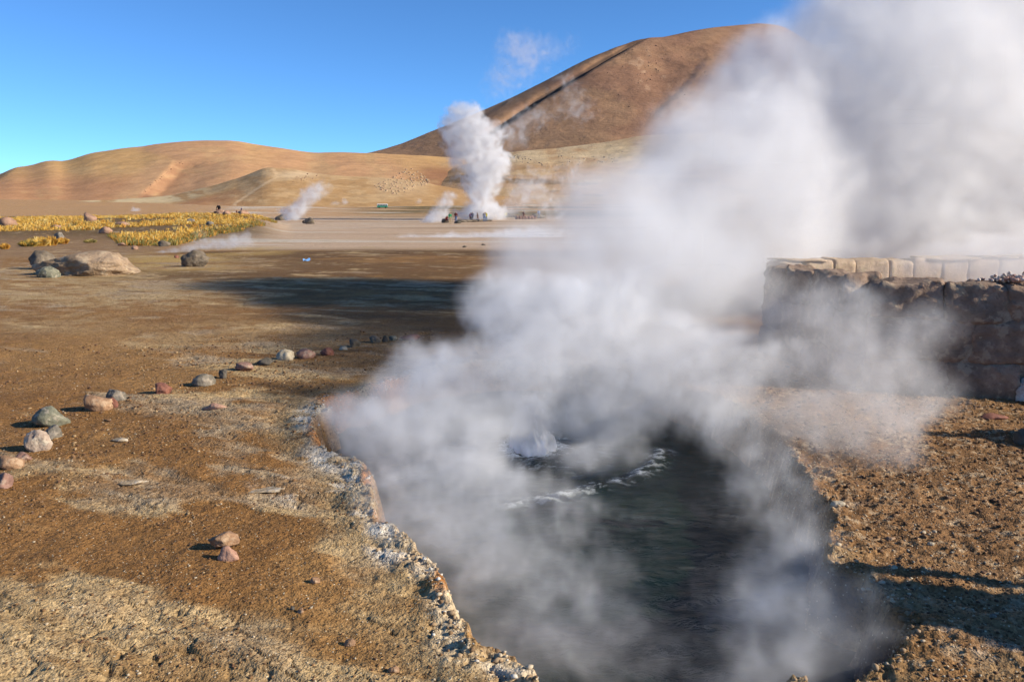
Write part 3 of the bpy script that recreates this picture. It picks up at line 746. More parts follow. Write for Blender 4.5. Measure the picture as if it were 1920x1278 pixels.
for k, (px, py, w, h, mt, lb) in enumerate([
    (54, 462, 30, 12, [2, 2, 0], 'wide low olive and gold tussock left of the brightest clump'),
    (72, 461, 34, 17, [0, 0, 3], 'bright golden tussock, the tallest in front of the grass field'),
    (95, 460, 26, 17, [0, 1], 'golden tussock in front of the upright blue-grey rock'),
    (118, 457, 20, 12, [0, 1], 'small golden tussock at the right end of the clump'),
    (9, 467, 16, 11, [0, 1], 'single small golden tussock near the left edge'),
    (170, 455, 20, 7, [2, 2, 3], 'low green-tinged tussock behind the huge tan boulder')]):
    p = hit(px, py); sc = p.y / FOC; V = []; Fc = []; MI = []
    blades(random.Random(k), 0, 0, 0, h * sc * 1.1, w * sc * .5, 420, V, Fc, MI, mt)
    V = [(v[0], v[1], v[2]) for v in V]
    o = mesh_obj('grass_tussock', V, Fc, GM, loc=p); o.data.polygons.foreach_set('material_index', MI)
    tag(o, lb, 'grass tussock', 'golden tussocks in front of the grass field')

# ------------------------------------------------------------------ stone basin wall
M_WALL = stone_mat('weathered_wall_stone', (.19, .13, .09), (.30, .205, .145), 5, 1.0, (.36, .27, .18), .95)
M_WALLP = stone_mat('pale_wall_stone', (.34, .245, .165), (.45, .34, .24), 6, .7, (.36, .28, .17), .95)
M_CRUST = stone_mat('white_crusted_stone', (.36, .29, .24), (.62, .58, .52), 7, 1.0, (.24, .16, .11), .95)
M_MORTAR = stone_mat('earthy_mortar', (.22, .16, .11), (.38, .30, .21), 12, 1.0)
def block_mesh(name, w, d, h, seed, mat, amp=.045, cuts=11):
    bm = bmesh.new(); bmesh.ops.create_cube(bm, size=1)
    bmesh.ops.subdivide_edges(bm, edges=bm.edges[:], cuts=cuts, use_grid_fill=True)
    off = Vector((seed * 3.1, seed * 7.7, seed * 1.3))
    for v in bm.verts:
        p = v.co.copy(); q = Vector([math.copysign(.5 * (1 - (1 - min(1, abs(c) * 2)) ** 1.0), c) for c in p])
        rr = Vector((p.x * 2, p.y * 2, p.z * 2)); l8 = (abs(rr.x) ** 12 + abs(rr.y) ** 12 + abs(rr.z) ** 12) ** (1 / 12)
        q = rr / max(l8, 1e-6) * max(abs(rr.x), abs(rr.y), abs(rr.z)) * .5
        wv = Vector((q.x * w, q.y * d, q.z * h))
        wv += Vector((mnoise.noise(wv * 3 + off), mnoise.noise(wv * 3 + off + Vector((9, 0, 0))), mnoise.noise(wv * 3 + off + Vector((0, 9, 0))))) * amp
        wv += Vector((mnoise.noise(wv * 11 + off), mnoise.noise(wv * 11 + off * 2), mnoise.noise(wv * 11 - off))) * amp * .45
        wv += Vector((0, 1, 0)) * amp * .5 * mnoise.noise(wv * 26 + off)
        v.co = wv
    me = bpy.data.meshes.new(name); bm.to_mesh(me); bm.free(); me.materials.append(mat)
    me.polygons.foreach_set('use_smooth', [True] * len(me.polygons))
    return me
def wall_run(root, a, b, ztop, thick, widths, courses, mat_fn, seed, amp=.045, cap=None):
    a = Vector(a); b = Vector(b); dv = (b - a); L = dv.length; dv.normalize(); ang = math.atan2(dv.y, dv.x)
    rs = random.Random(seed); origin = root.location
    z0 = -.06; hs = [c * (ztop - z0) for c in courses]; zc = z0
    for ci, h in enumerate(hs):
        t = -.02
        while t < L:
            w = rs.uniform(*widths); w = min(w, L - t + .1)
            if w < .12: break
            me = block_mesh('stone_block', w * 1.02, thick * rs.uniform(.92, 1.08), h * 1.04, seed * 100 + len(root.children) * 1.7, mat_fn(ci, t / L, rs), amp)
            o = bpy.data.objects.new('stone_block', me); C.objects.link(o); o.parent = root
            p = a + dv * (t + w / 2)
            o.location = (p.x - origin.x, p.y - origin.y, zc + h / 2 + rs.uniform(-.012, .012)); o.rotation_euler = (rs.uniform(-.02, .02), rs.uniform(-.015, .015), ang + rs.uniform(-.03, .03))
            t += w
        zc += h
    # mortar core, set back from both faces
    me = block_mesh('mortar', L, thick * .80, ztop - z0 - .06, seed + 5, M_MORTAR, .012, 9)
    o = bpy.data.objects.new('mortar', me); C.objects.link(o); o.parent = root; p = (a + b) / 2
    o.location = (p.x - origin.x, p.y - origin.y, (ztop + z0) / 2 - .03); o.rotation_euler = (0, 0, ang)
    if cap:
        t = 0
        while t < L:
            w = rs.uniform(.35, .9)
            if rs.random() < .8:
                me = block_mesh('cap_stone', w, thick * 1.12, cap * rs.uniform(.6, 1.2), rs.random() * 90, mat_fn(9, t / L, rs), .014, 7)
                o = bpy.data.objects.new('cap_stone', me); C.objects.link(o); o.parent = root; p = a + dv * (t + w / 2)
                o.location = (p.x - origin.x, p.y - origin.y, ztop + cap * .42); o.rotation_euler = (rs.uniform(-.05, .05), rs.uniform(-.04, .04), ang + rs.uniform(-.06, .06))
            t += w
def wall_root(loc, label):
    r = bpy.data.objects.new('stone_wall', None); C.objects.link(r); r.location = loc; tag(r, label, 'wall', 'walls of the stone basin'); return r
def mf_near(ci, t, rs): return rs.choice([M_WALL, M_WALL, M_WALL, M_CRUST]) if ci == 0 and t > .2 else M_WALL
r1 = wall_root((3.3, 7.2, 0), 'shaded dark rough stone wall nearest the camera at right')
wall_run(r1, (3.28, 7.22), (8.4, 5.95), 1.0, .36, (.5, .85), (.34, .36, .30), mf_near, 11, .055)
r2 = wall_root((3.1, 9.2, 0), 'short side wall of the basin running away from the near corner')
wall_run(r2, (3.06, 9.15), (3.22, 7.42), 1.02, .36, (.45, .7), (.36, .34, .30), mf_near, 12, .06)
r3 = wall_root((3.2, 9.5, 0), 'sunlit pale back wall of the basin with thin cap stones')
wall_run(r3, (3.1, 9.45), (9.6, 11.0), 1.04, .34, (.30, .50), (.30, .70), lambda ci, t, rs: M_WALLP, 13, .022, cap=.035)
# encrusted mound at the foot of the wall and the pebbles on top of it
for k, (px, py, w, h, mt, lb) in enumerate([(1893, 745, 66, 78, M_CRUST, 'whitish encrusted rock heaped against the foot of the dark wall'),
                                           (1850, 742, 56, 40, M_WALL, 'brown rock at the foot of the dark wall beside the whitish heap'),
                                           (1925, 752, 40, 50, M_CRUST, 'pale crusted rock at the right edge against the wall')]):
    stone('boulder', px, py, w, h, mt, lb, 'boulder', None, 700 + k, .6, None, 0, .7, sub=4, rough=.2)
rs_ = random.Random(9); c0 = at(1915, 524, 6.85)
joined('pebble_heap', 0, [plain_mat('pebble_white', (.6, .5, .42)), plain_mat('pebble_rose', (.42, .25, .19))],
       [(c0.x + rs_.gauss(0, .09), c0.y + .1 + rs_.gauss(0, .07), 1.02 + abs(rs_.gauss(0, .025)), rs_.uniform(.012, .024), rs_.random() * 6, .8, rs_.randrange(2)) for _ in range(150)])

# ------------------------------------------------------------------ people
SKIN = plain_mat('skin', (.42, .24, .16), .6); HAIR = plain_mat('dark_hair', (.03, .02, .015), .7)
def cloth(name, c): return plain_mat(name, c, .9, .1)
CL = dict(red=cloth('dark_red_cloth', (.16, .03, .03)), green=cloth('green_cloth', (.03, .28, .13)), jeans=cloth('blue_denim', (.16, .24, .38)), black=cloth('black_cloth', (.02, .02, .025)),
          grey=cloth('grey_cloth', (.22, .22, .26)), tan=cloth('tan_cloth', (.45, .34, .2)), yellow=cloth('yellow_cloth', (.7, .62, .05)), blue=cloth('pale_blue_cloth', (.35, .42, .58)), brown=cloth('brown_cloth', (.18, .08, .05)), purple=cloth('dusky_purple_cloth', (.12, .08, .16)))
def person(loc, face, pose, top, legs, label, group=None, height=1.7, hat=None):
    """one continuous skinned body: pelvis first, then spine, head, arms and legs"""
    k = height / 1.7
    lean = {'stand': .03, 'walk': .08, 'sit': .10, 'bend': .30}[pose]
    hipz = .92 if pose != 'sit' else .46
    V = [(0, 0, hipz), (0, lean * .4, hipz + .25), (0, lean, hipz + .50), (0, lean + .02, hipz + .585), (0, lean + .05, hipz + .66), (0, lean + .05, hipz + .76)]
    Rr = [(.155, .12), (.145, .11), (.17, .115), (.06, .06), (.09, .10), (.085, .10)]
    E_ = [(0, 1), (1, 2), (2, 3), (3, 4), (4, 5)]; reg = ['leg', 'top', 'top', 'skin', 'skin', 'hair']
    for s in (-1, 1):
        b = len(V); ya = {'stand': .05, 'walk': .22 * s, 'sit': .22, 'bend': .25}[pose]
        V += [(s * .20, lean, hipz + .47), (s * .27, lean - .02 + ya * .3, hipz + .19), (s * .24, lean + ya + .06, hipz - .02), (s * .23, lean + ya + .10, hipz - .10)]
        Rr += [(.062, .062), (.046, .046), (.036, .036), (.03, .045)]; reg += ['top', 'top', 'top', 'skin']
        E_ += [(2, b), (b, b + 1), (b + 1, b + 2), (b + 2, b + 3)]
        b = len(V)
        if pose == 'sit': V += [(s * .10, .02, hipz - .02), (s * .13, .42, hipz + .0), (s * .12, .46, .09), (s * .12, .60, .04)]
        else:
            st = .24 * s if pose == 'walk' else .02
            V += [(s * .095, 0, hipz - .08), (s * .10, st * .6 + .02, .49), (s * .105, st - (.04 if pose == 'walk' else 0), .09), (s * .115, st + .14, .04)]
        Rr += [(.095, .095), (.065, .065), (.045, .045), (.04, .035)]; reg += ['leg', 'leg', 'leg', 'shoe']
        E_ += [(0, b), (b, b + 1), (b + 1, b + 2), (b + 2, b + 3)]
    me = bpy.data.meshes.new('person'); me.from_pydata([tuple(c * k for c in v) for v in V], E_, [])
    o = bpy.data.objects.new('person', me); C.objects.link(o)
    md = o.modifiers.new('skin', 'SKIN'); sk = me.skin_vertices[0].data
    for i, r in enumerate(Rr): sk[i].radius = (r[0] * k, r[1] * k); sk[i].use_root = (i == 0)
    o.modifiers.new('sub', 'SUBSURF').levels = 1; o.modifiers['sub'].render_levels = 1
    bpy.context.view_layer.update()
    me2 = bpy.data.meshes.new_from_object(o.evaluated_get(bpy.context.evaluated_depsgraph_get()))
    o.modifiers.clear(); o.data = me2; me2.name = 'person'
    slots = {'skin': 0, 'hair': 1, 'top': 2, 'leg': 3, 'shoe': 4}
    me2.materials.clear()
    for m in (SKIN, CL[hat] if hat else HAIR, CL[top], CL[legs], CL['black']): me2.materials.append(m)
    pts = np.array(V) * k
    for f in me2.polygons:
        c = np.array(f.center); f.material_index = slots[reg[int(np.argmin(((pts - c) ** 2).sum(1)))]]; f.use_smooth = True
        if f.material_index == 0 and c[2] > (hipz + .66) * k and c[1] < (lean + .04) * k: f.material_index = 1
    o.location = loc; o.rotation_euler = (0, 0, face)
    tag(o, label, 'person', group)
    return o
GP = 'people watching the distant geyser'
for a in [
    (838, 418, .3, 'sit', 'red', 'black', 'person in dark red seated on the black rock at the left of the geyser group', 1.65),
    (844, 420, .2, 'stand', 'green', 'tan', 'person in green jacket and tan trousers at the geyser', 1.6),
    (855, 418.5, -.2, 'stand', 'red', 'jeans', 'person in dark red jacket and blue jeans with back to a black rock', 1.72),
    (882, 416, .5, 'stand', 'purple', 'black', 'person in dusky purple, left one of a close couple before the white steam', 1.62),
    (886, 416, -.3, 'stand', 'grey', 'grey', 'person in grey, right one of a close couple before the white steam', 1.74),
    (896, 415, -1.4, 'walk', 'brown', 'brown', 'slim person in brown striding alone in front of the white steam', 1.62),
    (908, 416, .1, 'stand', 'grey', 'jeans', 'person in grey and pale jeans next to the yellow jacket', 1.7),
    (912, 415.5, -.3, 'bend', 'yellow', 'jeans', 'person in yellow jacket leaning beside someone in grey', 1.72),
    (934, 409, .6, 'sit', 'blue', 'grey', 'small figure in pale blue sitting left of the dark bench', 1.5),
    (948, 407, .2, 'sit', 'yellow', 'yellow', 'person in bright yellow sitting on the dark bench', 1.6),
    (954, 407, -.2, 'sit', 'black', 'black', 'person in black sitting on the dark bench beside the yellow one', 1.6),
    (982, 412, -.9, 'walk', 'brown', 'brown', 'person in dark brown walking alone right of the bench', 1.72),
    (1010, 410, 0, 'stand', 'blue', 'grey', 'person in pale blue at the edge of the big steam cloud', 1.9)]:
    person(hit(a[0], a[1]), a[2] + math.pi, a[3], a[4], a[5], a[6], GP, a[7] * 1.08)
person(hit(411, 401) + Vector((0, 0, .1)), math.pi, 'sit', 'black', 'brown', 'person in black sitting on the left rock of the grassy mound', None, 1.7)
person(hit(444, 401), math.pi, 'sit', 'red', 'brown', 'person in dark red sitting between rocks on the mound', None, 1.65)
person(hit(453, 400) + Vector((0, 0, .45)), math.pi, 'stand', 'purple', 'black', 'person in purple standing highest on the mound', None, 1.5)
# bystanders beyond the right edge; their shadows fall into view
tx, ty = -math.cos(SUN_BACK), math.sin(SUN_BACK)
person((4.1, 2.56, th(4.1, 2.56)), R(80), 'stand', 'grey', 'jeans', 'bystander in grey beyond the right edge whose long shadow crosses the bank', None, 1.75)
person((4.5, 2.33, th(4.5, 2.33)), R(95), 'stand', 'black', 'black', 'added bystander in black beyond the right edge beside one in grey, widening the shadow', None, 1.7)  # second unseen figure, added to broaden the shadow on the bank
person((6.3, 5.0, th(6.3, 5.0)), R(90), 'walk', 'red', 'jeans', 'bystander in dark red walking near the wall beyond the right edge', None, 1.6)

# low stone border and bench by the geyser
def border(px0, px1, py0, py1, hpx, mat, label, name='stone_border', cat='stone border', n=9, seed=0):
    a = hit(px0, py0); b = hit(px1, py1); r = bpy.data.objects.new(name, None); C.objects.link(r); r.location = a; tag(r, label, cat)
    h = hpx * a.y / FOC; L = (b - a).length; rs = random.Random(seed)
    for i in range(n):
        me = rock_mesh('stone_piece', seed + i, L / n * .62, .4, h * rs.uniform(.5, .75), .7, 2, mat, .1)
        o = bpy.data.objects.new('stone_piece', me); C.objects.link(o); o.parent = r; p = (b - a) * ((i + .5) / n); o.location = (p.x, p.y + .3, p.z + h * .35)
border(862, 916, 417, 414.5, 5, M_DBLD, 'low dark stone border at the feet of the people by the geyser', seed=3)
border(938, 963, 408, 407, 4, M_DARK, 'dark stone bench that the yellow and black figures sit on', 'stone_bench', 'bench', 5, 5)
border(966, 1006, 411, 410.5, 8, M_MAUVE, 'pinkish stone border between the lone walker and the big steam cloud', seed=7, n=7)
border(1000, 1016, 410, 409, 10, M_GREY, 'low grey stone pile just left of the big steam cloud', 'stone_pile', 'stone pile', 3, 8)

# ------------------------------------------------------------------ bus and the blue scrap
def bus():
    p, _ = cast(717, 390); 
    if p is None: p = hit(717, 390)
    r = bpy.data.objects.new('bus', None); C.objects.link(r); r.location = p; r.rotation_euler = (0, 0, R(12)); tag(r, 'small green and white bus parked far out on the plain', 'bus')
    L, W, H = 7.6, 2.4, 2.9
    def bx(name, x0, x1, y0, y1, z0, z1, m, bev=.12):
        bm = bmesh.new(); bmesh.ops.create_cube(bm, size=1)
        for v in bm.verts: v.co = Vector(((x0 + x1) / 2 + v.co.x * (x1 - x0), (y0 + y1) / 2 + v.co.y * (y1 - y0), (z0 + z1) / 2 + v.co.z * (z1 - z0)))
        if bev: bmesh.ops.bevel(bm, geom=bm.edges[:], offset=bev, segments=2, affect='EDGES')
        me = bpy.data.meshes.new(name); bm.to_mesh(me); bm.free(); me.materials.append(m); o = bpy.data.objects.new(name, me); C.objects.link(o); o.parent = r
    g = plain_mat('bus_green', (.05, .28, .17), .4); wpaint = plain_mat('bus_white', (.75, .74, .70), .4); gl = plain_mat('bus_glass', (.03, .04, .05), .1); tyre = plain_mat('tyre_rubber', (.02, .02, .02))
    bx('body', -L / 2, L / 2, -W / 2, W / 2, .45, 1.5, g); bx('roof', -L / 2, L / 2, -W / 2, W / 2, 1.45, H, wpaint, .2)
    for i in range(6): bx('window', -L / 2 + .5 + i * 1.12, -L / 2 + 1.45 + i * 1.12, -W / 2 - .02, W / 2 + .02, 1.65, 2.4, gl, 0)
    bx('windscreen', L / 2 - .1, L / 2 + .02, -W / 2 + .25, W / 2 - .25, 1.5, 2.5, gl, 0)
    for sx in (-2.3, 2.3):
        for sy in (-1, 1):
            bm = bmesh.new(); bmesh.ops.create_cone(bm, cap_ends=True, segments=16, radius1=.45, radius2=.45, depth=.3)
            me = bpy.data.meshes.new('wheel'); bm.to_mesh(me); bm.free(); me.materials.append(tyre); o = bpy.data.objects.new('wheel', me); C.objects.link(o); o.parent = r; o.location = (sx, sy * 1.1, .45); o.rotation_euler = (math.pi / 2, 0, 0)
bus()
def scrap():
    p = hit(575, 489); m = plain_mat('bright_blue_plastic', (.22, .45, .80), .35)
    V = []; Fc = []
    for j in range(4):
        for i in range(9):
            t = i / 8; V.append((-.22 + .44 * t, (j - 1.5) * .06 + .10 * t, .03 + .03 * math.sin(t * 7 + j) + (.03 if j in (1, 2) else 0)))
    for j in range(3):
        for i in range(8): a = j * 9 + i; Fc.append((a, a + 1, a + 10, a + 9))
    n = len(V); V += [(x, y, z - .02) for x, y, z in V]; Fc += [tuple(reversed([q + n for q in f])) for f in Fc]
    o = mesh_obj('plastic_scrap', [(x * .55, y * .6, z) for x, y, z in V], Fc, m, loc=p, smooth=True); o.rotation_euler = (R(12), 0, R(15)); tag(o, 'crumpled bright blue scrap lying on the dark damp plain', 'scrap')
scrap()

# ------------------------------------------------------------------ boiling water
def boil():
    m, g, b = new_mat('boiling_foam', .35, .5); b.inputs['Base Color'].default_value = (.94, .95, .96, 1)
    b.inputs['Subsurface Weight'].default_value = .6; b.inputs['Subsurface Radius'].default_value = (.06, .07, .08)
    bm = bmesh.new(); bmesh.ops.create_icosphere(bm, subdivisions=5, radius=1)
    for v in bm.verts:
        p = v.co.normalized(); up = max(p.z, 0)
        q = 1 + .16 * mnoise.fractal(p * 2.4, .7, 2, 5) + .10 * up * mnoise.noise(p * 8) + .05 * mnoise.noise(p * 19)
        v.co = Vector((p.x * q * .13 * (1.5 - .6 * up), p.y * q * .13 * (1.5 - .6 * up), up * q * (.33 + .08 * mnoise.noise(p * 3)) - .01))
    for k in range(260):
        rs = random.Random(k); a_ = rs.uniform(0, 6.283); el = rs.random(); rr = .12 + .13 * rs.random() ** 2; s_ = rs.uniform(.002, .006)
        c_ = Vector((math.cos(a_) * rr * (1.1 - .7 * el), math.sin(a_) * rr * (1.1 - .7 * el), .03 + .33 * el * (rr / .17)))
        g_ = bmesh.ops.create_icosphere(bm, subdivisions=1, radius=s_)
        for v in g_['verts']: v.co += c_
    me = bpy.data.meshes.new('boiling_water_dome'); bm.to_mesh(me); bm.free(); me.materials.append(m); me.polygons.foreach_set('use_smooth', [True] * len(me.polygons))
    o = bpy.data.objects.new('boiling_water_dome', me); C.objects.link(o); o.location = (DOME.x, DOME.y, WATER_Z + .02)
    tag(o, 'white dome of boiling water bulging up in the middle of the spring', 'water spout')
boil()

# ------------------------------------------------------------------ steam
def steam(name, lo, hi, vox, blobs, dens, label=None, kind=None, seed=0, nscale=1., ero=.6, soft=.7, freq=2.2, aniso=.15, detail=5, col=(.92, .92, .93), warp_amt=1.0, rough=.58, group=None, pw=1.5):
    """a real volume: a density grid filled from soft blobs broken up by warped noise"""
    t = bpy.data.node_groups.new(name, 'GeometryNodeTree')
    t.interface.new_socket('Geometry', in_out='INPUT', socket_type='NodeSocketGeometry')
    t.interface.new_socket('Geometry', in_out='OUTPUT', socket_type='NodeSocketGeometry')
    class W: node_tree = t
    g = NT(W)
    pos = g.n('GeometryNodeInputPosition').outputs[0]
    p2 = g.v('ADD', pos, (seed * 7.3, seed * 3.1, seed * 1.7))
    wn = g.noise(p2, nscale * .8, 2, color=True)
    warp = g.v('SCALE', g.v('SUBTRACT', wn, (.5, .5, .5)), .9 * warp_amt / nscale)
    w2 = g.v('SCALE', g.v('SUBTRACT', g.noise(p2, nscale * 2.6, 2, color=True), (.5, .5, .5)), .35 * warp_amt / nscale)
    fb = g.noise(g.v('ADD', g.v('ADD', p2, warp), w2), nscale * freq, detail, rough)
    pb = g.v('ADD', pos, g.v('SCALE', warp, .6))
    acc = None
    for c, r, wt_ in blobs:
        d = g.v('LENGTH', g.v('MULTIPLY', g.v('SUBTRACT', pb, tuple(c)), tuple(1 / q for q in r)))
        f = g.mr(d, 1.0, 0.0, 0.0, wt_)
        acc = f if acc is None else g.m('ADD', acc, f)
    acc = g.m('MINIMUM', acc, 1.05)
    n = g.mr(fb, .30, .70, 0, 1, 'LINEAR')
    x = g.m('SUBTRACT', acc, g.m('MULTIPLY', g.m('SUBTRACT', 1., n), ero))
    x = g.mr(x, 0., soft)
    x = g.m('MULTIPLY', x, g.m('MULTIPLY', g.m('MULTIPLY_ADD', g.m('POWER', n, pw), 1.15, .12), g.mr(acc, .0, .35)))
    vc = g.n('GeometryNodeVolumeCube'); g.put(vc.inputs[0], g.m('MULTIPLY', x, dens)); vc.inputs['Min'].default_value = lo; vc.inputs['Max'].default_value = hi
    for i, k in enumerate('XYZ'): vc.inputs['Resolution ' + k].default_value = max(6, int((hi[i] - lo[i]) / vox))
    mat = bpy.data.materials.new(name); mat.use_nodes = True; mt = mat.node_tree; mt.nodes.clear()
    o_ = mt.nodes.new('ShaderNodeOutputMaterial'); pv = mt.nodes.new('ShaderNodeVolumePrincipled')
    pv.inputs['Color'].default_value = (*col, 1); pv.inputs['Anisotropy'].default_value = aniso; pv.inputs['Density'].default_value = 1.
    mt.links.new(pv.outputs[0], o_.inputs[1])
    sm = g.n('GeometryNodeSetMaterial'); t.links.new(vc.outputs[0], sm.inputs[0]); sm.inputs['Material'].default_value = mat
    out = g.n('NodeGroupOutput'); t.links.new(sm.outputs[0], out.inputs[0])
    vol = bpy.data.volumes.new(name); vol.materials.append(mat)
    ob = bpy.data.objects.new(name, vol); C.objects.link(ob)
    ob.modifiers.new('density', 'NODES').node_group = t
    tag(ob, label, 'steam' if kind is None else None, group, kind)
    return ob
def B(px, py, Y, rx, ry=None, rz=None, w=1.): return (at(px, py, Y), (rx, ry or rx, rz or rx), w)
def bounds(bl, zmin=-9):
    lo = [min(c[i] - r[i] * 1.05 for c, r, w in bl) for i in range(3)]; hi = [max(c[i] + r[i] * 1.05 for c, r, w in bl) for i in range(3)]
    lo[2] = max(lo[2], zmin); return lo, hi
# steam close over the hot water
near = [B(1080, 850, 5.1, .5, .32, .17, 1.), B(1170, 830, 5.2, .38, .3, .17, 1.), B(1010, 900, 4.8, .45, .28, .13, .85), B(890, 870, 4.9, .35, .3, .2, .85), B(1110, 790, 5.9, .5, .4, .30, .85), B(930, 800, 5.6, .5, .35, .34, .9), B(1030, 740, 6.1, .5, .35, .4, 1.), B(960, 930, 4.5, .45, .4, .2, .7), B(1150, 780, 5.6, .55, .45, .35, .9), B(1230, 740, 5.7, .6, .5, .45, 1.), B(1330, 700, 5.9, .6, .5, .5, 1.), B(700, 830, 5.2, .6, .45, .25, .85), B(650, 770, 5.8, .4, .4, .22, .8), B(860, 880, 4.7, .5, .45, .3, .9), B(1000, 760, 5.9, .75, .5, .40, 1.1), B(860, 800, 5.2, .75, .6, .30, .95), B(740, 800, 5.4, .6, .6, .25, .8), B(680, 790, 5.7, .5, .4, .22, .55),
        B(900, 700, 5.9, .9, .7, .5, 1.1), B(1080, 700, 6.0, .9, .7, .6, 1.2), B(1190, 760, 6.0, .55, .4, .40, 1.0), B(800, 690, 6.4, .6, .5, .45, .9),
        B(1000, 600, 6.6, .9, .8, .6, 1.2), B(930, 560, 7.0, .5, .6, .45, .8), B(1150, 600, 6.6, .9, .8, .7, 1.2), B(1270, 660, 6.2, .7, .7, .6, 1.1),
        B(720, 760, 5.6, .6, .5, .35, .85), B(790, 740, 6.0, .6, .6, .5, .9),
        B(1440, 1120, 3.1, .38, .45, .26, .60), B(1500, 1020, 3.6, .38, .4, .26, .50), B(1420, 980, 4.0, .36, .5, .28, .50),
        B(1400, 830, 5.2, .5, .4, .35, .70), B(1350, 740, 5.6, .6, .6, .5, .95), B(1450, 680, 6.0, .6, .6, .5, .9)]
lo, hi = bounds(near, WATER_Z - .02); hi[0] = min(hi[0], 4.2)
steam('steam_plume', lo, hi, .036, near, 4.2, 'thick grey-white steam lying on the dark water of the near hot spring', seed=1, nscale=1.7, soft=.7, ero=.55, rough=.66, freq=2.6, pw=2.)
# thin wisps closest to the camera
mist = [B(760, 930, 4.5, .6, .5, .3, .9), B(850, 1000, 3.9, .6, .5, .28, .9), B(960, 1080, 3.5, .5, .5, .26, .85), B(850, 820, 4.9, .5, .5, .35, .9), B(930, 1240, 2.8, .36, .34, .2, .9), B(1100, 1180, 3.0, .36, .36, .18, .6), B(1060, 1130, 3.2, .34, .34, .16, .6), B(1580, 1140, 3.0, .4, .4, .34, .55), B(820, 930, 4.3, .75, .6, .30, .95), B(730, 850, 4.9, .5, .5, .28, .85), B(800, 1000, 3.9, .5, .5, .26, .8), B(900, 1050, 3.6, .55, .55, .28, .9), B(930, 1160, 3.1, .42, .45, .26, .85), B(1010, 980, 4.1, .6, .5, .28, .75), B(1080, 940, 4.3, .4, .4, .22, .5),
        B(1000, 1240, 2.85, .40, .35, .22, .75), B(1160, 1250, 2.8, .4, .3, .2, .6), B(880, 900, 4.5, .6, .5, .3, .9), B(1120, 1060, 3.5, .3, .3, .16, .5),
        B(1440, 1140, 3.0, .55, .5, .45, .75), B(1490, 1000, 3.6, .55, .5, .45, .75), B(1440, 900, 4.3, .6, .5, .45, .85), B(1520, 1220, 2.75, .45, .36, .36, .72), B(1400, 1260, 2.6, .4, .36, .34, .66), B(1340, 810, 5.3, .4, .35, .3, .7), B(1150, 1040, 3.6, .6, .6, .22, .5), B(1200, 1180, 3.0, .4, .4, .2, .5), B(1250, 960, 4.1, .5, .4, .2, .45)]
lo, hi = bounds(mist, WATER_Z - .02); lo[1] = max(lo[1], 1.9)
steam('steam_plume', lo, hi, .026, mist, 3.4, 'thin smoky grey wisps curling over the open dark water nearest the photographer', seed=16, nscale=2.2, soft=.85, ero=.52, warp_amt=1.5, rough=.68, freq=2.6, pw=2.6)
spray = [(Vector((DOME.x, DOME.y, WATER_Z + .12)), (.34, .34, .40), 1.), (Vector((DOME.x, DOME.y, WATER_Z + .28)), (.22, .22, .34), 1.)]
lo, hi = bounds(spray, WATER_Z)
steam('steam_plume', lo, hi, .012, spray, 34.0, 'small dense glowing puff of white spray around the boiling dome', seed=17, nscale=5, soft=.9, ero=.5)
# the tall cloud blown up to the right
big = [B(1900, 100, 14, 3.5, 2.5, 4, 1.), B(1750, 250, 13.5, 3, 2.2, 3.2, 1.), B(1700, 160, 13, 2.5, 2.2, 2.4, 1.), B(1450, 400, 10.5, 1.8, 1.8, 1.8, 1.), B(1220, 540, 8, 1.4, 1.3, 1.2, 1.), B(1390, 590, 7.8, .8, .7, .6, 1.), B(2050, 420, 14, 3, 2, 2.4, .9), B(1080, 560, 7.6, 1.2, 1.2, 1.0), B(1000, 480, 8.4, .8, 1.2, .7, .9), B(1180, 450, 8.8, 1.3, 1.5, 1.2), B(1110, 380, 9.6, 1.0, 1.4, .9, .9), B(1300, 420, 9.8, 1.6, 1.6, 1.5),
       B(1300, 560, 8.0, 1.2, 1.2, 1.1), B(1400, 330, 11, 1.9, 2, 1.9), B(1300, 290, 11.5, 1.3, 1.6, 1.3, .9), B(1440, 190, 12.5, 1.4, 2, 1.8, .95), B(1420, 120, 13.5, .8, 1.6, .8, .8), B(1690, 90, 13.5, 2., 2.4, 2.2),
       B(1600, 260, 13, 2.6, 2.4, 2.8), B(1700, 60, 15, 3., 2.6, 3), B(1850, 200, 15, 3.2, 2.6, 3.2), B(1800, 400, 14.5, 3.2, 2.2, 2.2), B(1600, 420, 13, 2.4, 1.8, 1.9), B(1500, 520, 11.0, 1.4, 1.0, 1.1), B(2100, 300, 15, 3, 2.5, 4), B(1740, -60, 15, 2., 2, 2.), B(1560, 150, 13, 1.3, 1.6, 1.3, .9), B(1530, 30, 13.5, .9, 1.4, 1.3, .75), B(1900, -100, 16, 4, 3, 3),
       B(1420, 500, 9.6, 1.1, 1.2, 1.1), B(1350, 180, 12.5, .7, 1.2, .6, .7), B(1250, 290, 11, .6, 1., .6, .6)]
lo, hi = bounds(big, .0)
hi[0] = min(hi[0], 13); hi[2] = min(hi[2], 9.5)
steam('steam_plume', lo, hi, .085, big, 1.7, 'huge white steam cloud rising from the near spring and drifting off the top right', seed=2, nscale=.9, soft=.8, ero=.42, detail=7, rough=.66, freq=2.4)
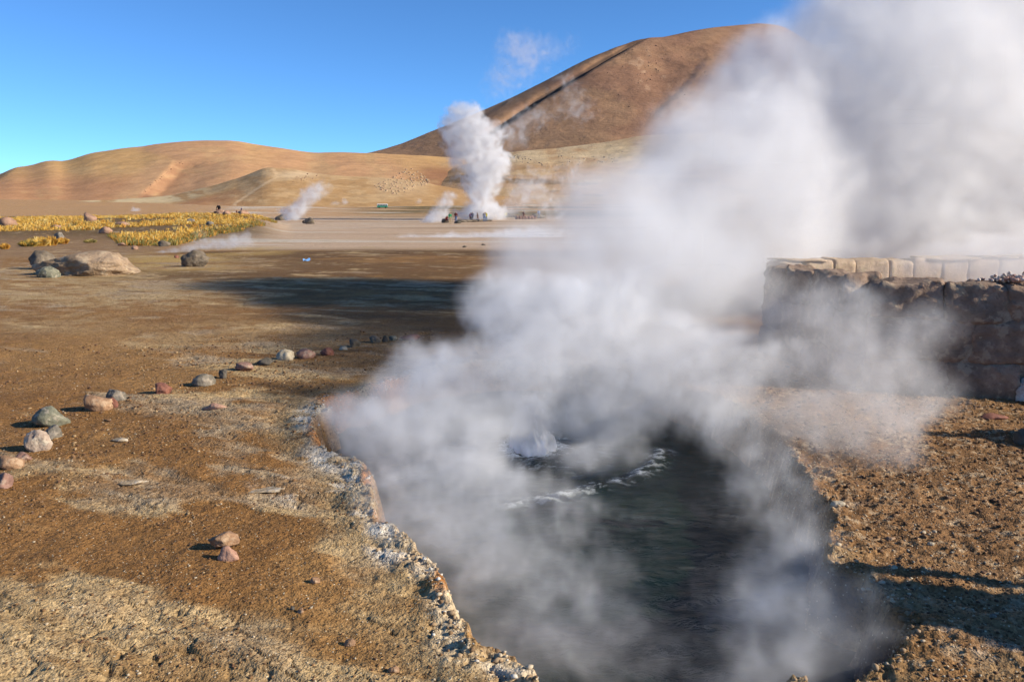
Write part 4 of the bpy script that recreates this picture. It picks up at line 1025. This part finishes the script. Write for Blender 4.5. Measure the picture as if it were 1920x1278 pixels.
# thin veil over the right bank and in front of the wall
veil = [B(1560, 600, 6.3, .7, .4, .5, .95), B(1640, 700, 5.7, .7, .5, .45, .9), B(1520, 800, 5.2, .6, .5, .4, .85), B(1620, 760, 5.4, .6, .5, .45, .85), B(1560, 660, 6.0, .8, .5, .5, .9), B(1700, 640, 6.0, .8, .4, .4, .8), B(1640, 860, 4.9, .5, .4, .3, .7), B(1760, 760, 5.4, .5, .4, .35, .6), B(1500, 520, 7.6, .7, .3, .35, .5), B(1600, 640, 6.2, .8, .5, .5, .8), B(1700, 720, 5.6, .6, .5, .4, .7), B(1560, 740, 5.6, .5, .5, .4, .62), B(1750, 620, 6.0, .5, .4, .35, .6), B(1660, 820, 5.1, .45, .4, .28, .55), B(1720, 860, 4.8, .35, .4, .24, .42), B(1480, 780, 5.3, .45, .5, .35, .6), B(1520, 600, 6.6, .7, .5, .5, .85), B(1590, 880, 4.6, .35, .4, .25, .42), B(1660, 560, 6.5, .6, .4, .25, .45)]
lo, hi = bounds(veil, .0)
steam('steam_plume', lo, hi, .045, veil, 2.3, 'thin lilac veil of steam drifting over the brown bank in front of the wall', seed=3, nscale=1.5, soft=.85, ero=.5, warp_amt=1.4, rough=.66, pw=2.)
# steam beyond and inside the basin, dimming its back wall
back = [B(1700, 500, 9.0, 1.6, .5, .35, .5), B(1880, 500, 8.6, 1.2, .8, .5, .9), B(1800, 445, 12.5, 3.0, .8, .9, 1.0), B(1820, 500, 8.6, 1.6, .5, .4, 1.), B(1950, 480, 8.4, 1., .6, .5, 1.), B(1560, 450, 11.8, 1.2, .6, .45, .6)]
lo, hi = bounds(back, .0)
steam('steam_plume', lo, hi, .09, back, 2.4, 'pale mist hanging inside the stone basin before its back wall', seed=4, nscale=1.2, soft=.6)
# distant geyser column and small plumes
def far_plume(pts, Y, dens, label, seed, voxpx=1.6, nscale=None, soft=.5, col=(.92, .92, .93)):
    s = Y / FOC; bl = [B(px, py, Y, rx * s, rx * s * .9, rz * s, w) for px, py, rx, rz, w in pts]; lo, hi = bounds(bl)
    return steam('steam_plume', lo, hi, voxpx * s, bl, dens / s / 26, label, seed=seed, nscale=nscale or 1 / (34 * s), soft=max(soft, .8), detail=5, col=col, ero=.7, rough=.64, pw=2.)
far_plume([(905, 400, 60, 30, 1.), (870, 405, 40, 20, .8), (940, 400, 50, 26, .8), (905, 395, 42, 36, 1.2), (900, 360, 56, 48, 1.2), (915, 320, 74, 56, 1.2), (860, 270, 50, 60, .8), (840, 240, 40, 50, .6), (935, 300, 46, 36, .9), (885, 285, 66, 50, 1.1), (900, 258, 66, 44, 1.), (875, 228, 60, 46, 1.), (872, 205, 48, 34, .85), (935, 245, 56, 40, .6), (845, 330, 40, 54, .5)], 172, 2.8, 'tall bright white steam column of the distant geyser behind the people', 5)
far_plume([(815, 405, 36, 20, .95), (830, 388, 32, 30, 1.), (845, 370, 24, 26, .9), (800, 412, 30, 10, .9)], 140, 3.0, 'smaller white puff of steam left of the people by the geyser', 6)
far_plume([(975, 370, 70, 60, .8), (1010, 340, 70, 70, .75), (950, 395, 50, 30, .8), (1040, 395, 60, 50, .85), (1080, 330, 60, 60, .8)], 178, .8, 'faint grey steam haze trailing right of the distant geyser', 7)
far_plume([(970, 130, 90, 100, .62), (1000, 100, 80, 60, .6), (930, 160, 60, 70, .56), (1060, 85, 70, 45, .55), (960, 75, 70, 40, .5)], 170, .4, 'faint brownish wisp of steam high against the blue sky', 8, soft=.9, col=(.93, .86, .82))
far_plume([(1000, 220, 80, 50, .7), (1060, 160, 70, 60, .6), (1090, 210, 70, 60, .56), (960, 260, 60, 60, .75)], 180, .7, 'thin bluish wisp drifting across the dark gully of the mountain', 9, soft=.8)
far_plume([(552, 398, 34, 22, 1.1), (562, 385, 38, 26, 1.), (578, 368, 42, 28, .85), (600, 352, 42, 30, .75), (525, 394, 26, 16, .7), (545, 408, 26, 10, 1.)], 130, 2.6, 'small white puff of steam between two dark boulders by the mound', 10)
far_plume([(400, 460, 60, 18, .95), (440, 452, 50, 26, .9), (465, 450, 34, 32, .85), (350, 467, 70, 12, .85), (375, 440, 40, 26, .6), (310, 472, 50, 8, .7)], 33, 1.0, 'low bluish wisp of steam behind the solitary grey boulder', 11)
far_plume([(900, 448, 170, 26, .9), (780, 452, 160, 18, .85), (650, 455, 140, 10, .7), (1010, 440, 110, 34, 1.), (970, 460, 90, 18, .8)], 55, 1.3, 'long flat bluish band of steam creeping over the middle of the plain', 12, voxpx=2)
far_plume([(255, 392, 18, 12, .95), (248, 397, 14, 7, .9)], 300, 2.0, 'tiny white wisp of steam far behind the round reddish boulder', 13, voxpx=1)
far_plume([(640, 384, 22, 12, .9), (645, 374, 11, 13, .85), (625, 382, 18, 9, .85)], 320, 1.8, 'tiny wisp of steam on the far pale streak left of the bus', 14, voxpx=1)
far_plume([(785, 380, 15, 10, .95)], 330, 1.8, 'tiny wisp of steam on the far plain right of the bus', 15, voxpx=1)
